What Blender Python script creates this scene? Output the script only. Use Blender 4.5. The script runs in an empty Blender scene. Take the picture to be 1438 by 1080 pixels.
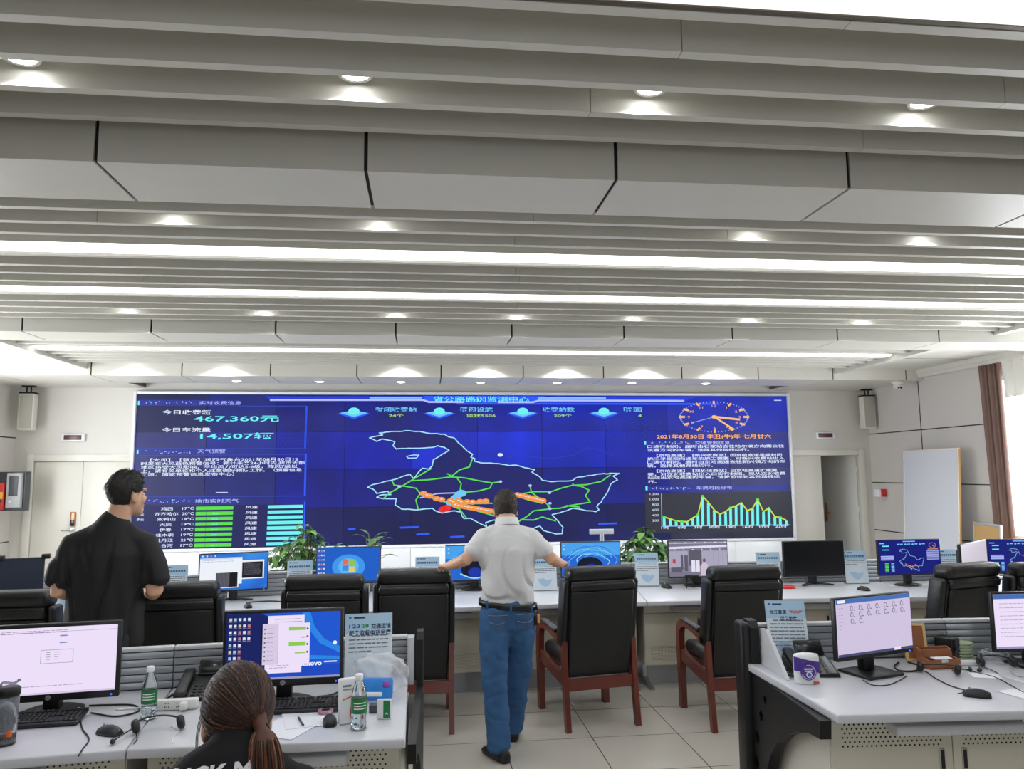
import bpy, bmesh, math, random
from mathutils import Vector, Matrix
sc = bpy.context.scene
COL = sc.collection
PI = math.pi
rnd = random.Random(7)

# ---------------------------------------------------------------- camera
CAM = Vector((0.0, 0.0, 1.793))
FPX = 1066.527                      # focal length in pixels of the 1438-wide frame
_p, _y, _r = 0.1156867, 0.1136981, -0.0083845      # pitch up, yaw right, roll
_f = Vector((math.sin(_y)*math.cos(_p), math.cos(_y)*math.cos(_p), math.sin(_p)))
_x = Vector((math.cos(_y), -math.sin(_y), 0))
_u = _x.cross(_f)
_c, _s = math.cos(_r), math.sin(_r)
CR, CU, CF = _c*_x + _s*_u, -_s*_x + _c*_u, _f
cd = bpy.data.cameras.new('camera'); cam = bpy.data.objects.new('camera', cd); COL.objects.link(cam)
cd.sensor_width = 36; cd.lens = 36*FPX/1438; cd.clip_start = .05; cd.clip_end = 200
cam.matrix_world = Matrix(((CR.x, CU.x, -CF.x, CAM.x), (CR.y, CU.y, -CF.y, CAM.y), (CR.z, CU.z, -CF.z, CAM.z), (0, 0, 0, 1)))
sc.camera = cam

# ---------------------------------------------------------------- world, exposure
w = bpy.data.worlds.new('daylight'); sc.world = w; w.use_nodes = True
bg = w.node_tree.nodes['Background']; bg.inputs[0].default_value = (.93, .97, 1, 1); bg.inputs[1].default_value = 13.5
sc.view_settings.view_transform = 'Standard'; sc.view_settings.look = 'None'
sc.view_settings.exposure = 0; sc.view_settings.gamma = 1; sc.view_settings.use_curve_mapping = False
sc.cycles.use_denoising = True
sc.cycles.max_bounces = 8; sc.cycles.diffuse_bounces = 5; sc.cycles.glossy_bounces = 3
sc.cycles.transmission_bounces = 6; sc.cycles.transparent_max_bounces = 8
sc.cycles.sample_clamp_indirect = 6; sc.cycles.caustics_reflective = False; sc.cycles.caustics_refractive = False
PANEL_E, STRIP_E, SPOT_W, LENS_E = 1.15, 4.5, 32.0, 14.0

# ---------------------------------------------------------------- measuring: a photo point on a real plane of the room
def ray(px, py):
    return CF*FPX + CR*(px-719) - CU*(py-540)
def on_y(px, py, Y): d = ray(px, py); return CAM + d*(Y/d.y)
def on_z(px, py, Z): d = ray(px, py); return CAM + d*((Z-CAM.z)/d.z)
def on_x(px, py, X): d = ray(px, py); return CAM + d*(X/d.x)

# ---------------------------------------------------------------- materials
def lin(c): c /= 255; return c/12.92 if c <= .04045 else ((c+.055)/1.055)**2.4
def rgb(r, g, b): return (lin(r), lin(g), lin(b), 1)
MATS = {}
def pm(name, col, rough=.5, metal=0, var=.06, scale=14, bump=0, bscale=60, spec=.5, alpha=None, trans=0, coat=0, stretch=None):
    """painted / plastic / cloth surface: principled with a faint procedural variation"""
    if name in MATS: return MATS[name]
    m = bpy.data.materials.new(name); m.use_nodes = True; nt = m.node_tree; n = nt.nodes; l = nt.links
    b = n['Principled BSDF']; b.inputs['Roughness'].default_value = rough; b.inputs['Metallic'].default_value = metal
    b.inputs['Specular IOR Level'].default_value = spec
    b.inputs['Coat Weight'].default_value = coat
    c = rgb(*col)
    tc = n.new('ShaderNodeTexCoord'); mp = n.new('ShaderNodeMapping'); l.new(tc.outputs['Object'], mp.inputs[0])
    if stretch: mp.inputs['Scale'].default_value = stretch
    no = n.new('ShaderNodeTexNoise'); no.inputs['Scale'].default_value = scale; no.inputs['Detail'].default_value = 4
    l.new(mp.outputs[0], no.inputs['Vector'])
    mx = n.new('ShaderNodeMix'); mx.data_type = 'RGBA'
    mx.inputs[6].default_value = tuple(max(0, q*(1-var)) for q in c[:3])+(1,)
    mx.inputs[7].default_value = tuple(min(1, q*(1+var)) for q in c[:3])+(1,)
    l.new(no.outputs['Fac'], mx.inputs[0]); l.new(mx.outputs[2], b.inputs['Base Color'])
    if bump:
        n2 = n.new('ShaderNodeTexNoise'); n2.inputs['Scale'].default_value = bscale; n2.inputs['Detail'].default_value = 3
        l.new(mp.outputs[0], n2.inputs['Vector'])
        bp = n.new('ShaderNodeBump'); bp.inputs['Strength'].default_value = bump; bp.inputs['Distance'].default_value = .01
        l.new(n2.outputs['Fac'], bp.inputs['Height']); l.new(bp.outputs[0], b.inputs['Normal'])
    if trans: b.inputs['Transmission Weight'].default_value = trans; b.inputs['IOR'].default_value = 1.4
    if alpha is not None: b.inputs['Alpha'].default_value = alpha
    MATS[name] = m; return m
def em(name, col, s=1.0):
    if name in MATS: return MATS[name]
    m = bpy.data.materials.new(name); m.use_nodes = True; nt = m.node_tree
    b = nt.nodes['Principled BSDF']; b.inputs['Base Color'].default_value = (.01, .01, .01, 1); b.inputs['Roughness'].default_value = .35
    b.inputs['Specular IOR Level'].default_value = .15
    b.inputs['Emission Color'].default_value = rgb(*col); b.inputs['Emission Strength'].default_value = s
    MATS[name] = m; return m
def emg(name, c1, c2, c3, scale=1.2, detail=2, s=1.0, stretch=(1, 1, 1)):
    """lit screen picture: soft procedural blend of three colours"""
    m = em(name, c1, s); nt = m.node_tree; n = nt.nodes; l = nt.links; b = n['Principled BSDF']
    tc = n.new('ShaderNodeTexCoord'); mp = n.new('ShaderNodeMapping'); mp.inputs['Scale'].default_value = stretch
    no = n.new('ShaderNodeTexNoise'); no.inputs['Scale'].default_value = scale; no.inputs['Detail'].default_value = detail
    r = n.new('ShaderNodeValToRGB'); r.color_ramp.elements[0].position = .3; r.color_ramp.elements[0].color = rgb(*c1)
    r.color_ramp.elements[1].position = .72; r.color_ramp.elements[1].color = rgb(*c3)
    e = r.color_ramp.elements.new(.52); e.color = rgb(*c2)
    l.new(tc.outputs['Object'], mp.inputs[0]); l.new(mp.outputs[0], no.inputs['Vector']); l.new(no.outputs['Fac'], r.inputs[0])
    l.new(r.outputs[0], b.inputs['Emission Color']); return m

# ---------------------------------------------------------------- mesh builder
def frame_z(d):
    d = d.normalized(); a = Vector((0, 0, 1)) if abs(d.z) < .9 else Vector((1, 0, 0))
    x = a.cross(d).normalized(); return x, d.cross(x)
class MB:
    def __init__(s): s.v = []; s.f = []; s.m = []; s.s = []; s.mats = []
    def mi(s, m):
        if m not in s.mats: s.mats.append(m)
        return s.mats.index(m)
    def add(s, vs, fs, mat, smooth=False, M=None):
        k = len(s.v); i = s.mi(mat)
        s.v += [(M @ Vector(v)) if M else Vector(v) for v in vs]
        for f in fs: s.f.append([k+q for q in f]); s.m.append(i); s.s.append(smooth)
        return s
    def box(s, x0, x1, y0, y1, z0, z1, mat, M=None):
        return s.add([(x0,y0,z0),(x1,y0,z0),(x1,y1,z0),(x0,y1,z0),(x0,y0,z1),(x1,y0,z1),(x1,y1,z1),(x0,y1,z1)],
              [(3,2,1,0),(4,5,6,7),(0,1,5,4),(1,2,6,5),(2,3,7,6),(3,0,4,7)], mat, M=M)
    def rbox(s, x0, x1, y0, y1, z0, z1, mat, bev=.01, seg=2, M=None):
        b = bmesh.new(); bmesh.ops.create_cube(b, size=1)
        bmesh.ops.scale(b, vec=(x1-x0, y1-y0, z1-z0), verts=b.verts)
        bmesh.ops.translate(b, vec=((x0+x1)/2, (y0+y1)/2, (z0+z1)/2), verts=b.verts)
        bmesh.ops.bevel(b, geom=b.edges[:], offset=bev, segments=seg, profile=.5, affect='EDGES')
        b.verts.index_update()
        s.add([v.co.copy() for v in b.verts], [[v.index for v in f.verts] for f in b.faces], mat, True, M); b.free(); return s
    def tube(s, pts, r, mat, n=8, caps=True, M=None, flat=1.0, closed=False):
        pts = [Vector(p) for p in pts]; rs = r if isinstance(r, (list, tuple)) else [r]*len(pts)
        vs = []; fs = []; k = len(pts); px = None
        for i, p in enumerate(pts):
            d = (pts[(i+1) % k]-pts[i-1]) if closed else (pts[min(i+1, k-1)]-pts[max(i-1, 0)])
            if d.length < 1e-9: d = Vector((0, 0, 1))
            d.normalize()
            if px is None: x, y = frame_z(d)
            else:
                x = (px - d*px.dot(d)); x = x.normalized() if x.length > 1e-6 else frame_z(d)[0]; y = d.cross(x)
            px = x
            for j in range(n):
                a = 2*PI*j/n; vs.append(p + x*(math.cos(a)*rs[i]) + y*(math.sin(a)*rs[i]*flat))
        for i in range(k if closed else k-1):
            q = (i+1) % k
            for j in range(n): fs.append((i*n+j, i*n+(j+1) % n, q*n+(j+1) % n, q*n+j))
        if caps and not closed: fs.append(list(range(n))[::-1]); fs.append([(k-1)*n+j for j in range(n)])
        return s.add(vs, fs, mat, True, M)
    def cyl(s, p0, p1, r0, mat, r1=None, n=20, M=None):
        r1 = r0 if r1 is None else r1; p0 = Vector(p0); p1 = Vector(p1); x, y = frame_z(p1-p0)
        vs = [p0+(x*math.cos(2*PI*j/n)+y*math.sin(2*PI*j/n))*r0 for j in range(n)]+[p1+(x*math.cos(2*PI*j/n)+y*math.sin(2*PI*j/n))*r1 for j in range(n)]
        s.add(vs, [(j, (j+1) % n, n+(j+1) % n, n+j) for j in range(n)], mat, True, M)
        return s.add(vs, [list(range(n))[::-1], [n+j for j in range(n)]], mat, False, M)
    def lathe(s, prof, mat, n=24, M=None, sx=1, sy=1):
        vs = []; fs = []; k = len(prof)
        for (r, z) in prof:
            for j in range(n): a = 2*PI*j/n; vs.append((r*math.cos(a)*sx, r*math.sin(a)*sy, z))
        for i in range(k-1):
            for j in range(n): fs.append((i*n+j, i*n+(j+1) % n, (i+1)*n+(j+1) % n, (i+1)*n+j))
        if prof[0][0] > 1e-5: fs.append(list(range(n))[::-1])
        if prof[-1][0] > 1e-5: fs.append([(k-1)*n+j for j in range(n)])
        return s.add(vs, fs, mat, True, M)
    def prism(s, poly, z0, z1, mat, M=None, smooth=False):
        n = len(poly); a = sum(poly[i][0]*poly[(i+1) % n][1]-poly[(i+1) % n][0]*poly[i][1] for i in range(n))
        if a < 0: poly = poly[::-1]
        vs = [(x, y, z0) for x, y in poly]+[(x, y, z1) for x, y in poly]
        s.add(vs, [(j, (j+1) % n, n+(j+1) % n, n+j) for j in range(n)], mat, smooth, M)
        return s.add(vs, [list(range(n))[::-1], [n+j for j in range(n)]], mat, False, M)
    def loft(s, rings, mat, caps=True, smooth=True, M=None):
        n = len(rings[0]); vs = [p for r in rings for p in r]; k = len(rings)
        fs = [(i*n+j, i*n+(j+1) % n, (i+1)*n+(j+1) % n, (i+1)*n+j) for i in range(k-1) for j in range(n)]
        if caps: fs.append(list(range(n))[::-1]); fs.append([(k-1)*n+j for j in range(n)])
        return s.add(vs, fs, mat, smooth, M)
    def build(s, name, parent=None, org=None, rot=None, fix=True):
        me = bpy.data.meshes.new(name); o_ = Vector(org) if org else Vector()
        me.from_pydata([tuple(v-o_) for v in s.v], [], s.f); 
        for m in s.mats: me.materials.append(m)
        me.polygons.foreach_set('material_index', s.m); me.polygons.foreach_set('use_smooth', s.s); me.update()
        o = bpy.data.objects.new(name, me); COL.objects.link(o)
        if parent: o.parent = parent
        o.location = o_
        if rot: o.rotation_euler = rot
        return o
def sharp(o, ang=40):
    me = o.data; b = bmesh.new(); b.from_mesh(me); t = math.radians(ang)
    for e in b.edges:
        if len(e.link_faces) == 2 and e.calc_face_angle(0) > t: e.smooth = False
    b.to_mesh(me); b.free(); return o

# ---------------------------------------------------------------- tagging
def tag(o, label=None, cat=None, group=None, kind=None):
    if label: o['label'] = label
    if cat: o['category'] = cat
    if group: o['group'] = group
    if kind: o['kind'] = kind
    return o
def thing(name, label, cat, loc=(0, 0, 0), rz=0, group=None):
    o = bpy.data.objects.new(name, None); COL.objects.link(o); o.empty_display_size = .1
    o.location = loc; o.rotation_euler = (0, 0, rz); return tag(o, label, cat, group)
def structure(mb, name, parent=None, org=None):
    o = mb.build(name, parent, org)
    if not parent: o['kind'] = 'structure'
    return o
def dup(root, loc, rz, label, group=None):
    r = root.copy(); COL.objects.link(r); r.location = loc; r.rotation_euler = (0, 0, rz); r['label'] = label
    if group: r['group'] = group
    for ch in list(root.children):
        c = ch.copy(); COL.objects.link(c); c.parent = r
        for g in list(ch.children):
            d = g.copy(); COL.objects.link(d); d.parent = c
    return r

# ---------------------------------------------------------------- writing and flat pictures
_TX = {}
def glyphs(body, bold=0):
    k = (body, bold)
    if k not in _TX:
        cu = bpy.data.curves.new('t', 'FONT'); cu.body = body; cu.size = 1; cu.resolution_u = 2; cu.offset = bold
        o = bpy.data.objects.new('t', cu); COL.objects.link(o)
        me = bpy.data.meshes.new_from_object(o.evaluated_get(bpy.context.evaluated_depsgraph_get()))
        vs = [v.co.copy() for v in me.vertices]; fs = [list(p.vertices) for p in me.polygons]
        bpy.data.objects.remove(o); bpy.data.curves.remove(cu); bpy.data.meshes.remove(me)
        x0 = min([v.x for v in vs], default=0); x1 = max([v.x for v in vs], default=1)
        _TX[k] = (vs, fs, x0, x1)
    return _TX[k]
class Pic:
    """draws flat shapes on a plane: origin o, axes ux (right), uy (up), n towards the viewer"""
    def __init__(s, mb, o, ux, uy, step=.0008):
        s.mb = mb; s.o = Vector(o); s.ux = Vector(ux).normalized(); s.uy = Vector(uy).normalized(); s.n = s.ux.cross(s.uy); s.k = step
    def P(s, u, v, l): return s.o + s.ux*u + s.uy*v + s.n*(l*s.k)
    def poly(s, pts, mat, l=1):
        n = len(pts); a = sum(pts[i][0]*pts[(i+1) % n][1]-pts[(i+1) % n][0]*pts[i][1] for i in range(n))
        if a < 0: pts = pts[::-1]
        s.mb.add([s.P(u, v, l) for u, v in pts], [list(range(n))], mat)
    def rect(s, u0, v0, u1, v1, mat, l=1): s.poly([(u0, v0), (u1, v0), (u1, v1), (u0, v1)], mat, l)
    def disc(s, u, v, r, mat, l=1, ry=None, n=20):
        ry = ry or r; s.poly([(u+r*math.cos(2*PI*i/n), v+ry*math.sin(2*PI*i/n)) for i in range(n)], mat, l)
    def line(s, pts, w, mat, l=1, closed=False, wy=None):
        pts = [Vector((a, b)) for a, b in pts]
        if closed: pts = pts+[pts[0]]
        for a, b in zip(pts, pts[1:]):
            d = b-a
            if d.length < 1e-6: continue
            d.normalize(); q = Vector((-d.y, d.x))*w/2; e = d*w*.35
            s.poly([tuple(a-q-e), tuple(b-q+e), tuple(b+q+e), tuple(a+q-e)], mat, l)
    def text(s, body, u, v, h, mat, l=2, width=None, sx=1, align='l', bold=0, shear=0):
        vs, fs, x0, x1 = glyphs(body, bold)
        if not vs: return
        kx = (width/(x1-x0)) if width else h*sx
        W = (x1-x0)*kx; off = {'l': 0, 'c': -W/2, 'r': -W}[align]
        s.mb.add([s.P(u+off+(p.x-x0)*kx+p.y*h*shear, v+p.y*h, l) for p in vs], fs, mat)
# ================================================================ THE SETTING
XL, XR, YF, YB, ZC = -6.40, 7.85, 12.743, -3.2, 3.56
M_wall = pm('wall_paint', (207, 204, 199), .55, var=.02, scale=3)
M_panelwall = pm('wall_panel_paint', (204, 200, 196), .5, var=.03, scale=2)
M_groove = pm('groove_dark', (38, 34, 32), .7)
M_ceil = pm('ceiling_paint', (190, 186, 174), .6, var=.03, scale=4)
M_beam = pm('beam_metal_panel', (206, 204, 197), .42, var=.03, scale=5)
M_joint = pm('black_joint', (14, 14, 14), .7)
M_rearwall = pm('rear_wall_paint', (138, 135, 130), .6, var=.03, scale=3)
M_trim = pm('white_trim', (216, 214, 206), .4, var=.02)
M_door = pm('door_cream', (214, 211, 203), .45, var=.02)
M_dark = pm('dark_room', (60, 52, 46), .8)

# --- floor: polished 0.6 m porcelain tiles
def floor_mat():
    m = pm('floor_tiles', (188, 183, 175), .2, var=.05, scale=2.2, spec=.5); nt = m.node_tree; n = nt.nodes; l = nt.links
    b = n['Principled BSDF']; src = b.inputs['Base Color'].links[0].from_socket
    tc = n.new('ShaderNodeTexCoord'); sp = n.new('ShaderNodeSeparateXYZ'); l.new(tc.outputs['Object'], sp.inputs[0])
    outs = []
    for ax, off in (('X', 1.134), ('Y', 5.313)):
        a = n.new('ShaderNodeMath'); a.operation = 'SUBTRACT'; l.new(sp.outputs[ax], a.inputs[0]); a.inputs[1].default_value = off-60
        q = n.new('ShaderNodeMath'); q.operation = 'PINGPONG'; l.new(a.outputs[0], q.inputs[0]); q.inputs[1].default_value = .3
        c = n.new('ShaderNodeMath'); c.operation = 'LESS_THAN'; l.new(q.outputs[0], c.inputs[0]); c.inputs[1].default_value = .0032; outs.append(c)
    mx = n.new('ShaderNodeMath'); mx.operation = 'MAXIMUM'; l.new(outs[0].outputs[0], mx.inputs[0]); l.new(outs[1].outputs[0], mx.inputs[1])
    mc = n.new('ShaderNodeMix'); mc.data_type = 'RGBA'; l.new(mx.outputs[0], mc.inputs[0]); l.new(src, mc.inputs[6]); mc.inputs[7].default_value = rgb(84, 78, 72)
    l.new(mc.outputs[2], b.inputs['Base Color']); return m
structure(MB().box(XL-.2, XR+.2, YB-.2, YF+3, -.1, 0, floor_mat()), 'floor')
structure(MB().box(XL-.2, XR+.2, YB-.2, YF+.2, ZC, ZC+.1, M_ceil), 'ceiling')
# --- walls
wf = MB()
D1 = (-6.10, -4.64); D2 = (6.38, 7.62)
for x0, x1, z0, z1 in ((XL-.2, D1[0], 0, ZC), (D1[0], D1[1], 2.03, ZC), (D1[1], D2[0], 0, ZC), (D2[0], D2[1], 2.05, ZC), (D2[1], XR+.2, 0, ZC)):
    wf.box(x0, x1, YF, YF+.18, z0, z1, M_wall)
structure(wf, 'wall_front')
WINL_ASSUMED = ((5.8, 8.3), (8.6, 11.1)); WINB_ASSUMED = ((.45, 1.2),)  # unseen left and back windows, assumed and sized to brighten the room
wb_ = MB(); xs = [XL-.2]
for a, b in WINB_ASSUMED: xs += [a, b]
xs.append(XR+.2)
for a, b in zip(xs[::2], xs[1::2]): wb_.box(a, b, YB-.18, YB, 0, ZC, M_rearwall)
for a, b in WINB_ASSUMED: wb_.box(a, b, YB-.18, YB, 0, .85, M_rearwall); wb_.box(a, b, YB-.18, YB, 2.9, ZC, M_rearwall)
structure(wb_, 'wall_back')
wl = MB(); ys = [YB]
for a, b in WINL_ASSUMED: ys += [a, b]
ys.append(YF)
for a, b in zip(ys[::2], ys[1::2]): wl.box(XL-.18, XL, a, b, 0, ZC, M_panelwall)
for a, b in WINL_ASSUMED: wl.box(XL-.18, XL, a, b, 0, .85, M_panelwall); wl.box(XL-.18, XL, a, b, 3.05, ZC, M_panelwall)
for z in (.80, 1.60, 2.40): wl.box(XL-.01, XL+.004, WINL_ASSUMED[-1][1]+.05, YF, z-.008, z+.008, M_groove)
structure(wl, 'wall_left')
# right wall with a band of three windows
WIN = ((5.3, 9.72),)
wr = MB(); ZS, ZT = .85, 3.05
ys = [YB]
for a, b in WIN[::-1]: ys += [a, b]
ys.append(YF)
for a, b in zip(ys[::2], ys[1::2]): wr.box(XR, XR+.18, a, b, 0, ZC, M_panelwall)
for a, b in WIN: wr.box(XR, XR+.18, a, b, 0, ZS, M_panelwall); wr.box(XR, XR+.18, a, b, ZT, ZC, M_panelwall)
for z in (.75, 1.57, 2.42): wr.box(XR-.004, XR+.01, 9.72, YF, z-.008, z+.008, M_groove)
wr.box(XR-.004, XR+.01, 11.29, 11.306, .75, ZC, M_groove)
structure(wr, 'wall_right')
M_glass = pm('window_glass', (250, 252, 255), .02, spec=.3, alpha=.08)
M_alu = pm('window_frame_white', (225, 226, 226), .35)
def window(i, o, ang, W, zs, zt):
    """o: left end of the opening on the inner wall face, seen from inside; ang turns +x along the opening; outside is local +y"""
    M = Matrix.Translation((o[0], o[1], 0)) @ Matrix.Rotation(ang, 4, 'Z'); fr = MB(); n = max(2, round(W/1.3))
    for k in range(n+1): x = W*k/n; fr.box(max(0, x-.03), min(W, x+.03), .05, .11, zs, zt, M_alu, M)
    fr.box(0, W, .05, .11, zs, zs+.05, M_alu, M); fr.box(0, W, .05, .11, zt-.05, zt, M_alu, M)
    fo = structure(fr, 'window_%d' % i)
    MB().box(0, W, .077, .083, zs+.04, zt-.04, M_glass, M).build('window_pane', fo)
    MB().rbox(-.05, W+.05, -.1, .02, zs-.04, zs, M_trim, .006, 2, M).build('window_sill', fo)
    pl = bpy.data.lights.new('window_portal', 'AREA'); pl.shape = 'RECTANGLE'; pl.size = W; pl.size_y = zt-zs; pl.cycles.is_portal = True
    po = bpy.data.objects.new('window_portal', pl); COL.objects.link(po); po.matrix_world = M @ Matrix.Translation((W/2, .2, (zs+zt)/2)) @ Matrix.Rotation(-PI/2, 4, 'X')
k = 1
for a, b in WIN: window(k, (XR, b), -PI/2, b-a, ZS, ZT); k += 1
for a, b in WINL_ASSUMED: window(k, (XL, a), PI/2, b-a, .85, 3.05); k += 1
for a, b in WINB_ASSUMED: window(k, (b, YB), PI, b-a, .85, 2.9); k += 1
structure(MB().rbox(XR-.10, XR, YB, YF-1.5, 3.235, 3.30, M_trim, .004).box(XR-.12, XR-.1, YB, YF-1.5, 3.29, 3.36, M_trim), 'trim_1')   # curtain rail cover
structure(MB().box(D1[1]+.05, -4.62, YF-.02, YF, 0, .1, M_trim).box(D1[1]+.05, D2[0]-.1, YF-.012, YF, 0, .1, M_trim), 'baseboard_front')
structure(MB().box(XL, XL+.012, YB, YF, 0, .1, M_trim), 'baseboard_left')
structure(MB().box(XR-.012, XR, YB, YF, 0, .1, M_trim), 'baseboard_right')

# --- doors
def door_trim(mb, a, b, zt, t=.11):
    for x0, x1 in ((a-t, a), (b, b+t)): mb.rbox(x0, x1, YF-.025, YF+.01, 0, zt+t, M_trim, .006)
    mb.rbox(a, b, YF-.025, YF+.01, zt, zt+t, M_trim, .006)
d1 = MB(); door_trim(d1, D1[0], D1[1], 2.03); d1 = structure(d1, 'door_1')
for a, b in ((D1[0]+.005, -5.375), (-5.37, D1[1]-.005)):
    MB().rbox(a, b, YF+.02, YF+.06, .005, 2.025, M_door, .003).build('door_leaf', d1)
M_copper = pm('copper_metal', (176, 120, 92), .3, .85); M_blackgloss = pm('black_gloss', (16, 16, 18), .2)
M_steel = pm('brushed_steel', (190, 190, 192), .3, .9)
lk = MB(); lk.rbox(-5.52, -5.44, YF-.01, YF+.03, 1.02, 1.24, M_copper, .01).rbox(-5.51, -5.45, YF-.014, YF+.0, 1.025, 1.12, M_blackgloss, .004)
lk = lk.build('smart_lock', d1); lk['label'] = 'copper coloured door lock with black keypad'
MB().cyl((-5.48, YF-.0, .965), (-5.48, YF-.05, .965), .016, M_steel).tube([(-5.47, YF-.045, .965), (-5.55, YF-.05, .963), (-5.62, YF-.05, .955)], .010, M_steel).rbox(-5.52, -5.44, YF-.008, YF+.03, .93, 1.0, M_steel, .006).build('door_handle', lk)
d2 = MB(); door_trim(d2, D2[0], D2[1], 2.05); d2 = structure(d2, 'door_2')
MB().rbox(D2[0]+.003, 6.93, YF+.02, YF+.06, .005, 2.045, M_door, .003).build('door_leaf', d2)
R2 = Matrix.Translation((7.60, YF+.06, 0)) @ Matrix.Rotation(math.radians(-63), 4, 'Z')
M_doorgrey = pm('door_grey_white', (196, 196, 192), .45)
lf = MB().rbox(-.68, 0, 0, .04, .005, 2.045, M_doorgrey, .003, M=R2).build('door_leaf', d2)
MB().rbox(-.64, -.60, -.03, .0, .86, 1.20, M_copper, .01, M=R2).tube([(-.62, -.03, 1.03), (-.62, -.06, 1.03), (-.5, -.06, 1.03)], .01, M_copper, M=R2).build('door_handle', lf)
hg = MB()
for z in (.25, 1.1, 1.8): hg.cyl((7.605, YF+.045, z-.05), (7.605, YF+.045, z+.05), .012, M_trim, n=10)
hg.build('hinge', d2)
# the dim room behind the open door
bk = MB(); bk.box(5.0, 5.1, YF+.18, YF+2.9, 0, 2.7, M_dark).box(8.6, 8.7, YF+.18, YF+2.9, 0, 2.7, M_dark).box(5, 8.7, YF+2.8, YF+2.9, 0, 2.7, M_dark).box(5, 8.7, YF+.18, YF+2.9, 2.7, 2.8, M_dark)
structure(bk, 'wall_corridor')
structure(MB().box(D1[0]-.1, D1[1]+.1, YF+.18, YF+.24, 0, 2.3, M_dark), 'wall_light_block')  # added board behind the closed left door, blocks outside light at its gap
M_wood = pm('dark_wood', (74, 56, 44), .5, var=.2, scale=6)
cb = thing('bookcase', 'dark wooden bookcase in the dim room behind the open door', 'bookcase', (6.9, YF+2.45, 0))
MB().box(-.8, .8, .28, .3, 0, 2.0, M_wood).box(-.82, -.8, -.05, .3, 0, 2.0, M_wood).box(.8, .82, -.05, .3, 0, 2.0, M_wood).build('carcass', cb)
sh = MB()
for z in (.05, .5, .95, 1.4, 1.97): sh.box(-.8, .8, -.05, .28, z, z+.03, M_wood)
sh.build('shelves', cb)

# ================================================================ CEILING
BX0, BX1 = -4.72, 6.36
ZB = 3.33
def baffle(y, x0=BX0, x1=BX1, wd=.048):
    mb = MB(); xs = [x0]; q = x0+rnd.uniform(1.2, 4.2)
    while q < x1-.5: xs.append(q); q += 4.0
    xs.append(x1)
    for a, b in zip(xs, xs[1:]): mb.box(a+.0015, b-.0015, y, y+wd, ZB, ZB+.2, M_beam)
    structure(mb, 'ceiling_baffle', None, ((x0+x1)/2, y, ZB))
for y in (2.31, 2.55, 2.80, 3.045, 3.285, 4.235, 4.485, 4.74, 4.975, 5.475, 5.75, 5.98, 6.23, 6.68, 6.955, 7.205, 7.465, 7.69,
          8.55, 8.79, 9.03, 9.27, 9.76, 10.0, 10.25, 10.5, 10.74): baffle(y)
def beam(y0, y1, xoff, pitch, x0=XL, x1=XR, zb=3.2):
    mb = MB(); k = math.ceil((x0-xoff)/pitch); xs = [x0]
    while xoff+k*pitch < x1: xs.append(xoff+k*pitch); k += 1
    xs.append(x1); g = .009
    for a, b in zip(xs, xs[1:]):
        if b-a > .05: mb.box(a+g, b-g, y0, y1, zb, ZC, M_beam)
    mb.box(x0, x1, y0+.012, y1-.012, zb+.012, ZC, M_joint)
    structure(mb, 'ceiling_beam', None, (0, y0, zb))
beam(3.47, 3.97, -.285, 1.2); beam(7.77, 8.27, -.31, 1.2); beam(11.15, 12.03, -1.0, 1.222)
sf = MB()                                            # soffit beside the slot over the screen
for a, b in ((XL, -4.5), (6.05, XR)): sf.box(a, b, 12.03, YF, 3.2, ZC, M_beam)
sf.box(-4.5, 6.05, 12.03, 12.05, 3.2, ZC, M_beam)
structure(sf, 'ceiling_soffit', None, (0, 12.03, 3.2))
M_rail = pm('dark_rail', (92, 84, 70), .5, .4)
sl = MB()
for x in (-4.5, 6.02): sl.box(x, x+.03, 12.06, 12.72, 3.215, 3.27, M_rail)
sl.box(-4.5, 6.05, 12.5, 12.56, 3.4, 3.46, M_rail)
structure(sl, 'ceiling_slot_rail', None, (0, 12.4, 3.22))
for a, b in ((2.25, 3.47), (3.97, 7.77), (8.27, 11.15)):
    fr = MB()
    for x0, x1, o in ((BX0-.10, BX0, 1), (BX1, BX1+.10, -1)): fr.box(x0, x1, a, b, 3.29, ZC, M_beam)
    structure(fr, 'ceiling_bay_frame', None, (0, a, 3.29))
    fl = MB()
    for x0, x1 in ((XL, BX0-.18), (BX1+.18, XR)): fl.box(x0, x1, a, b, 3.36, ZC, M_beam)
    for x0, x1 in ((BX0-.18, BX0-.10), (BX1+.10, BX1+.18)): fl.box(x0, x1, a, b, 3.45, ZC, M_groove)  # shadow gap beside the bay frame, its shade put into the dark colour
    y = a+.5
    while y < b: fl.box(XL, BX0-.19, y, y+.006, 3.358, 3.37, M_groove); fl.box(BX1+.19, XR, y, y+.006, 3.358, 3.37, M_groove); y += 1.2
    structure(fl, 'ceiling_side_panel', None, (0, a, 3.36))
rear = MB(); rear.box(XL, XR, YB, .2, 3.36, ZC, M_beam); rear.box(XL, -4.4, .2, 2.25, 3.36, ZC, M_beam); rear.box(6.36, XR, .2, 2.25, 3.36, ZC, M_beam)
structure(rear, 'ceiling_rear_panel', None, (0, 0, 3.36))

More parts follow.
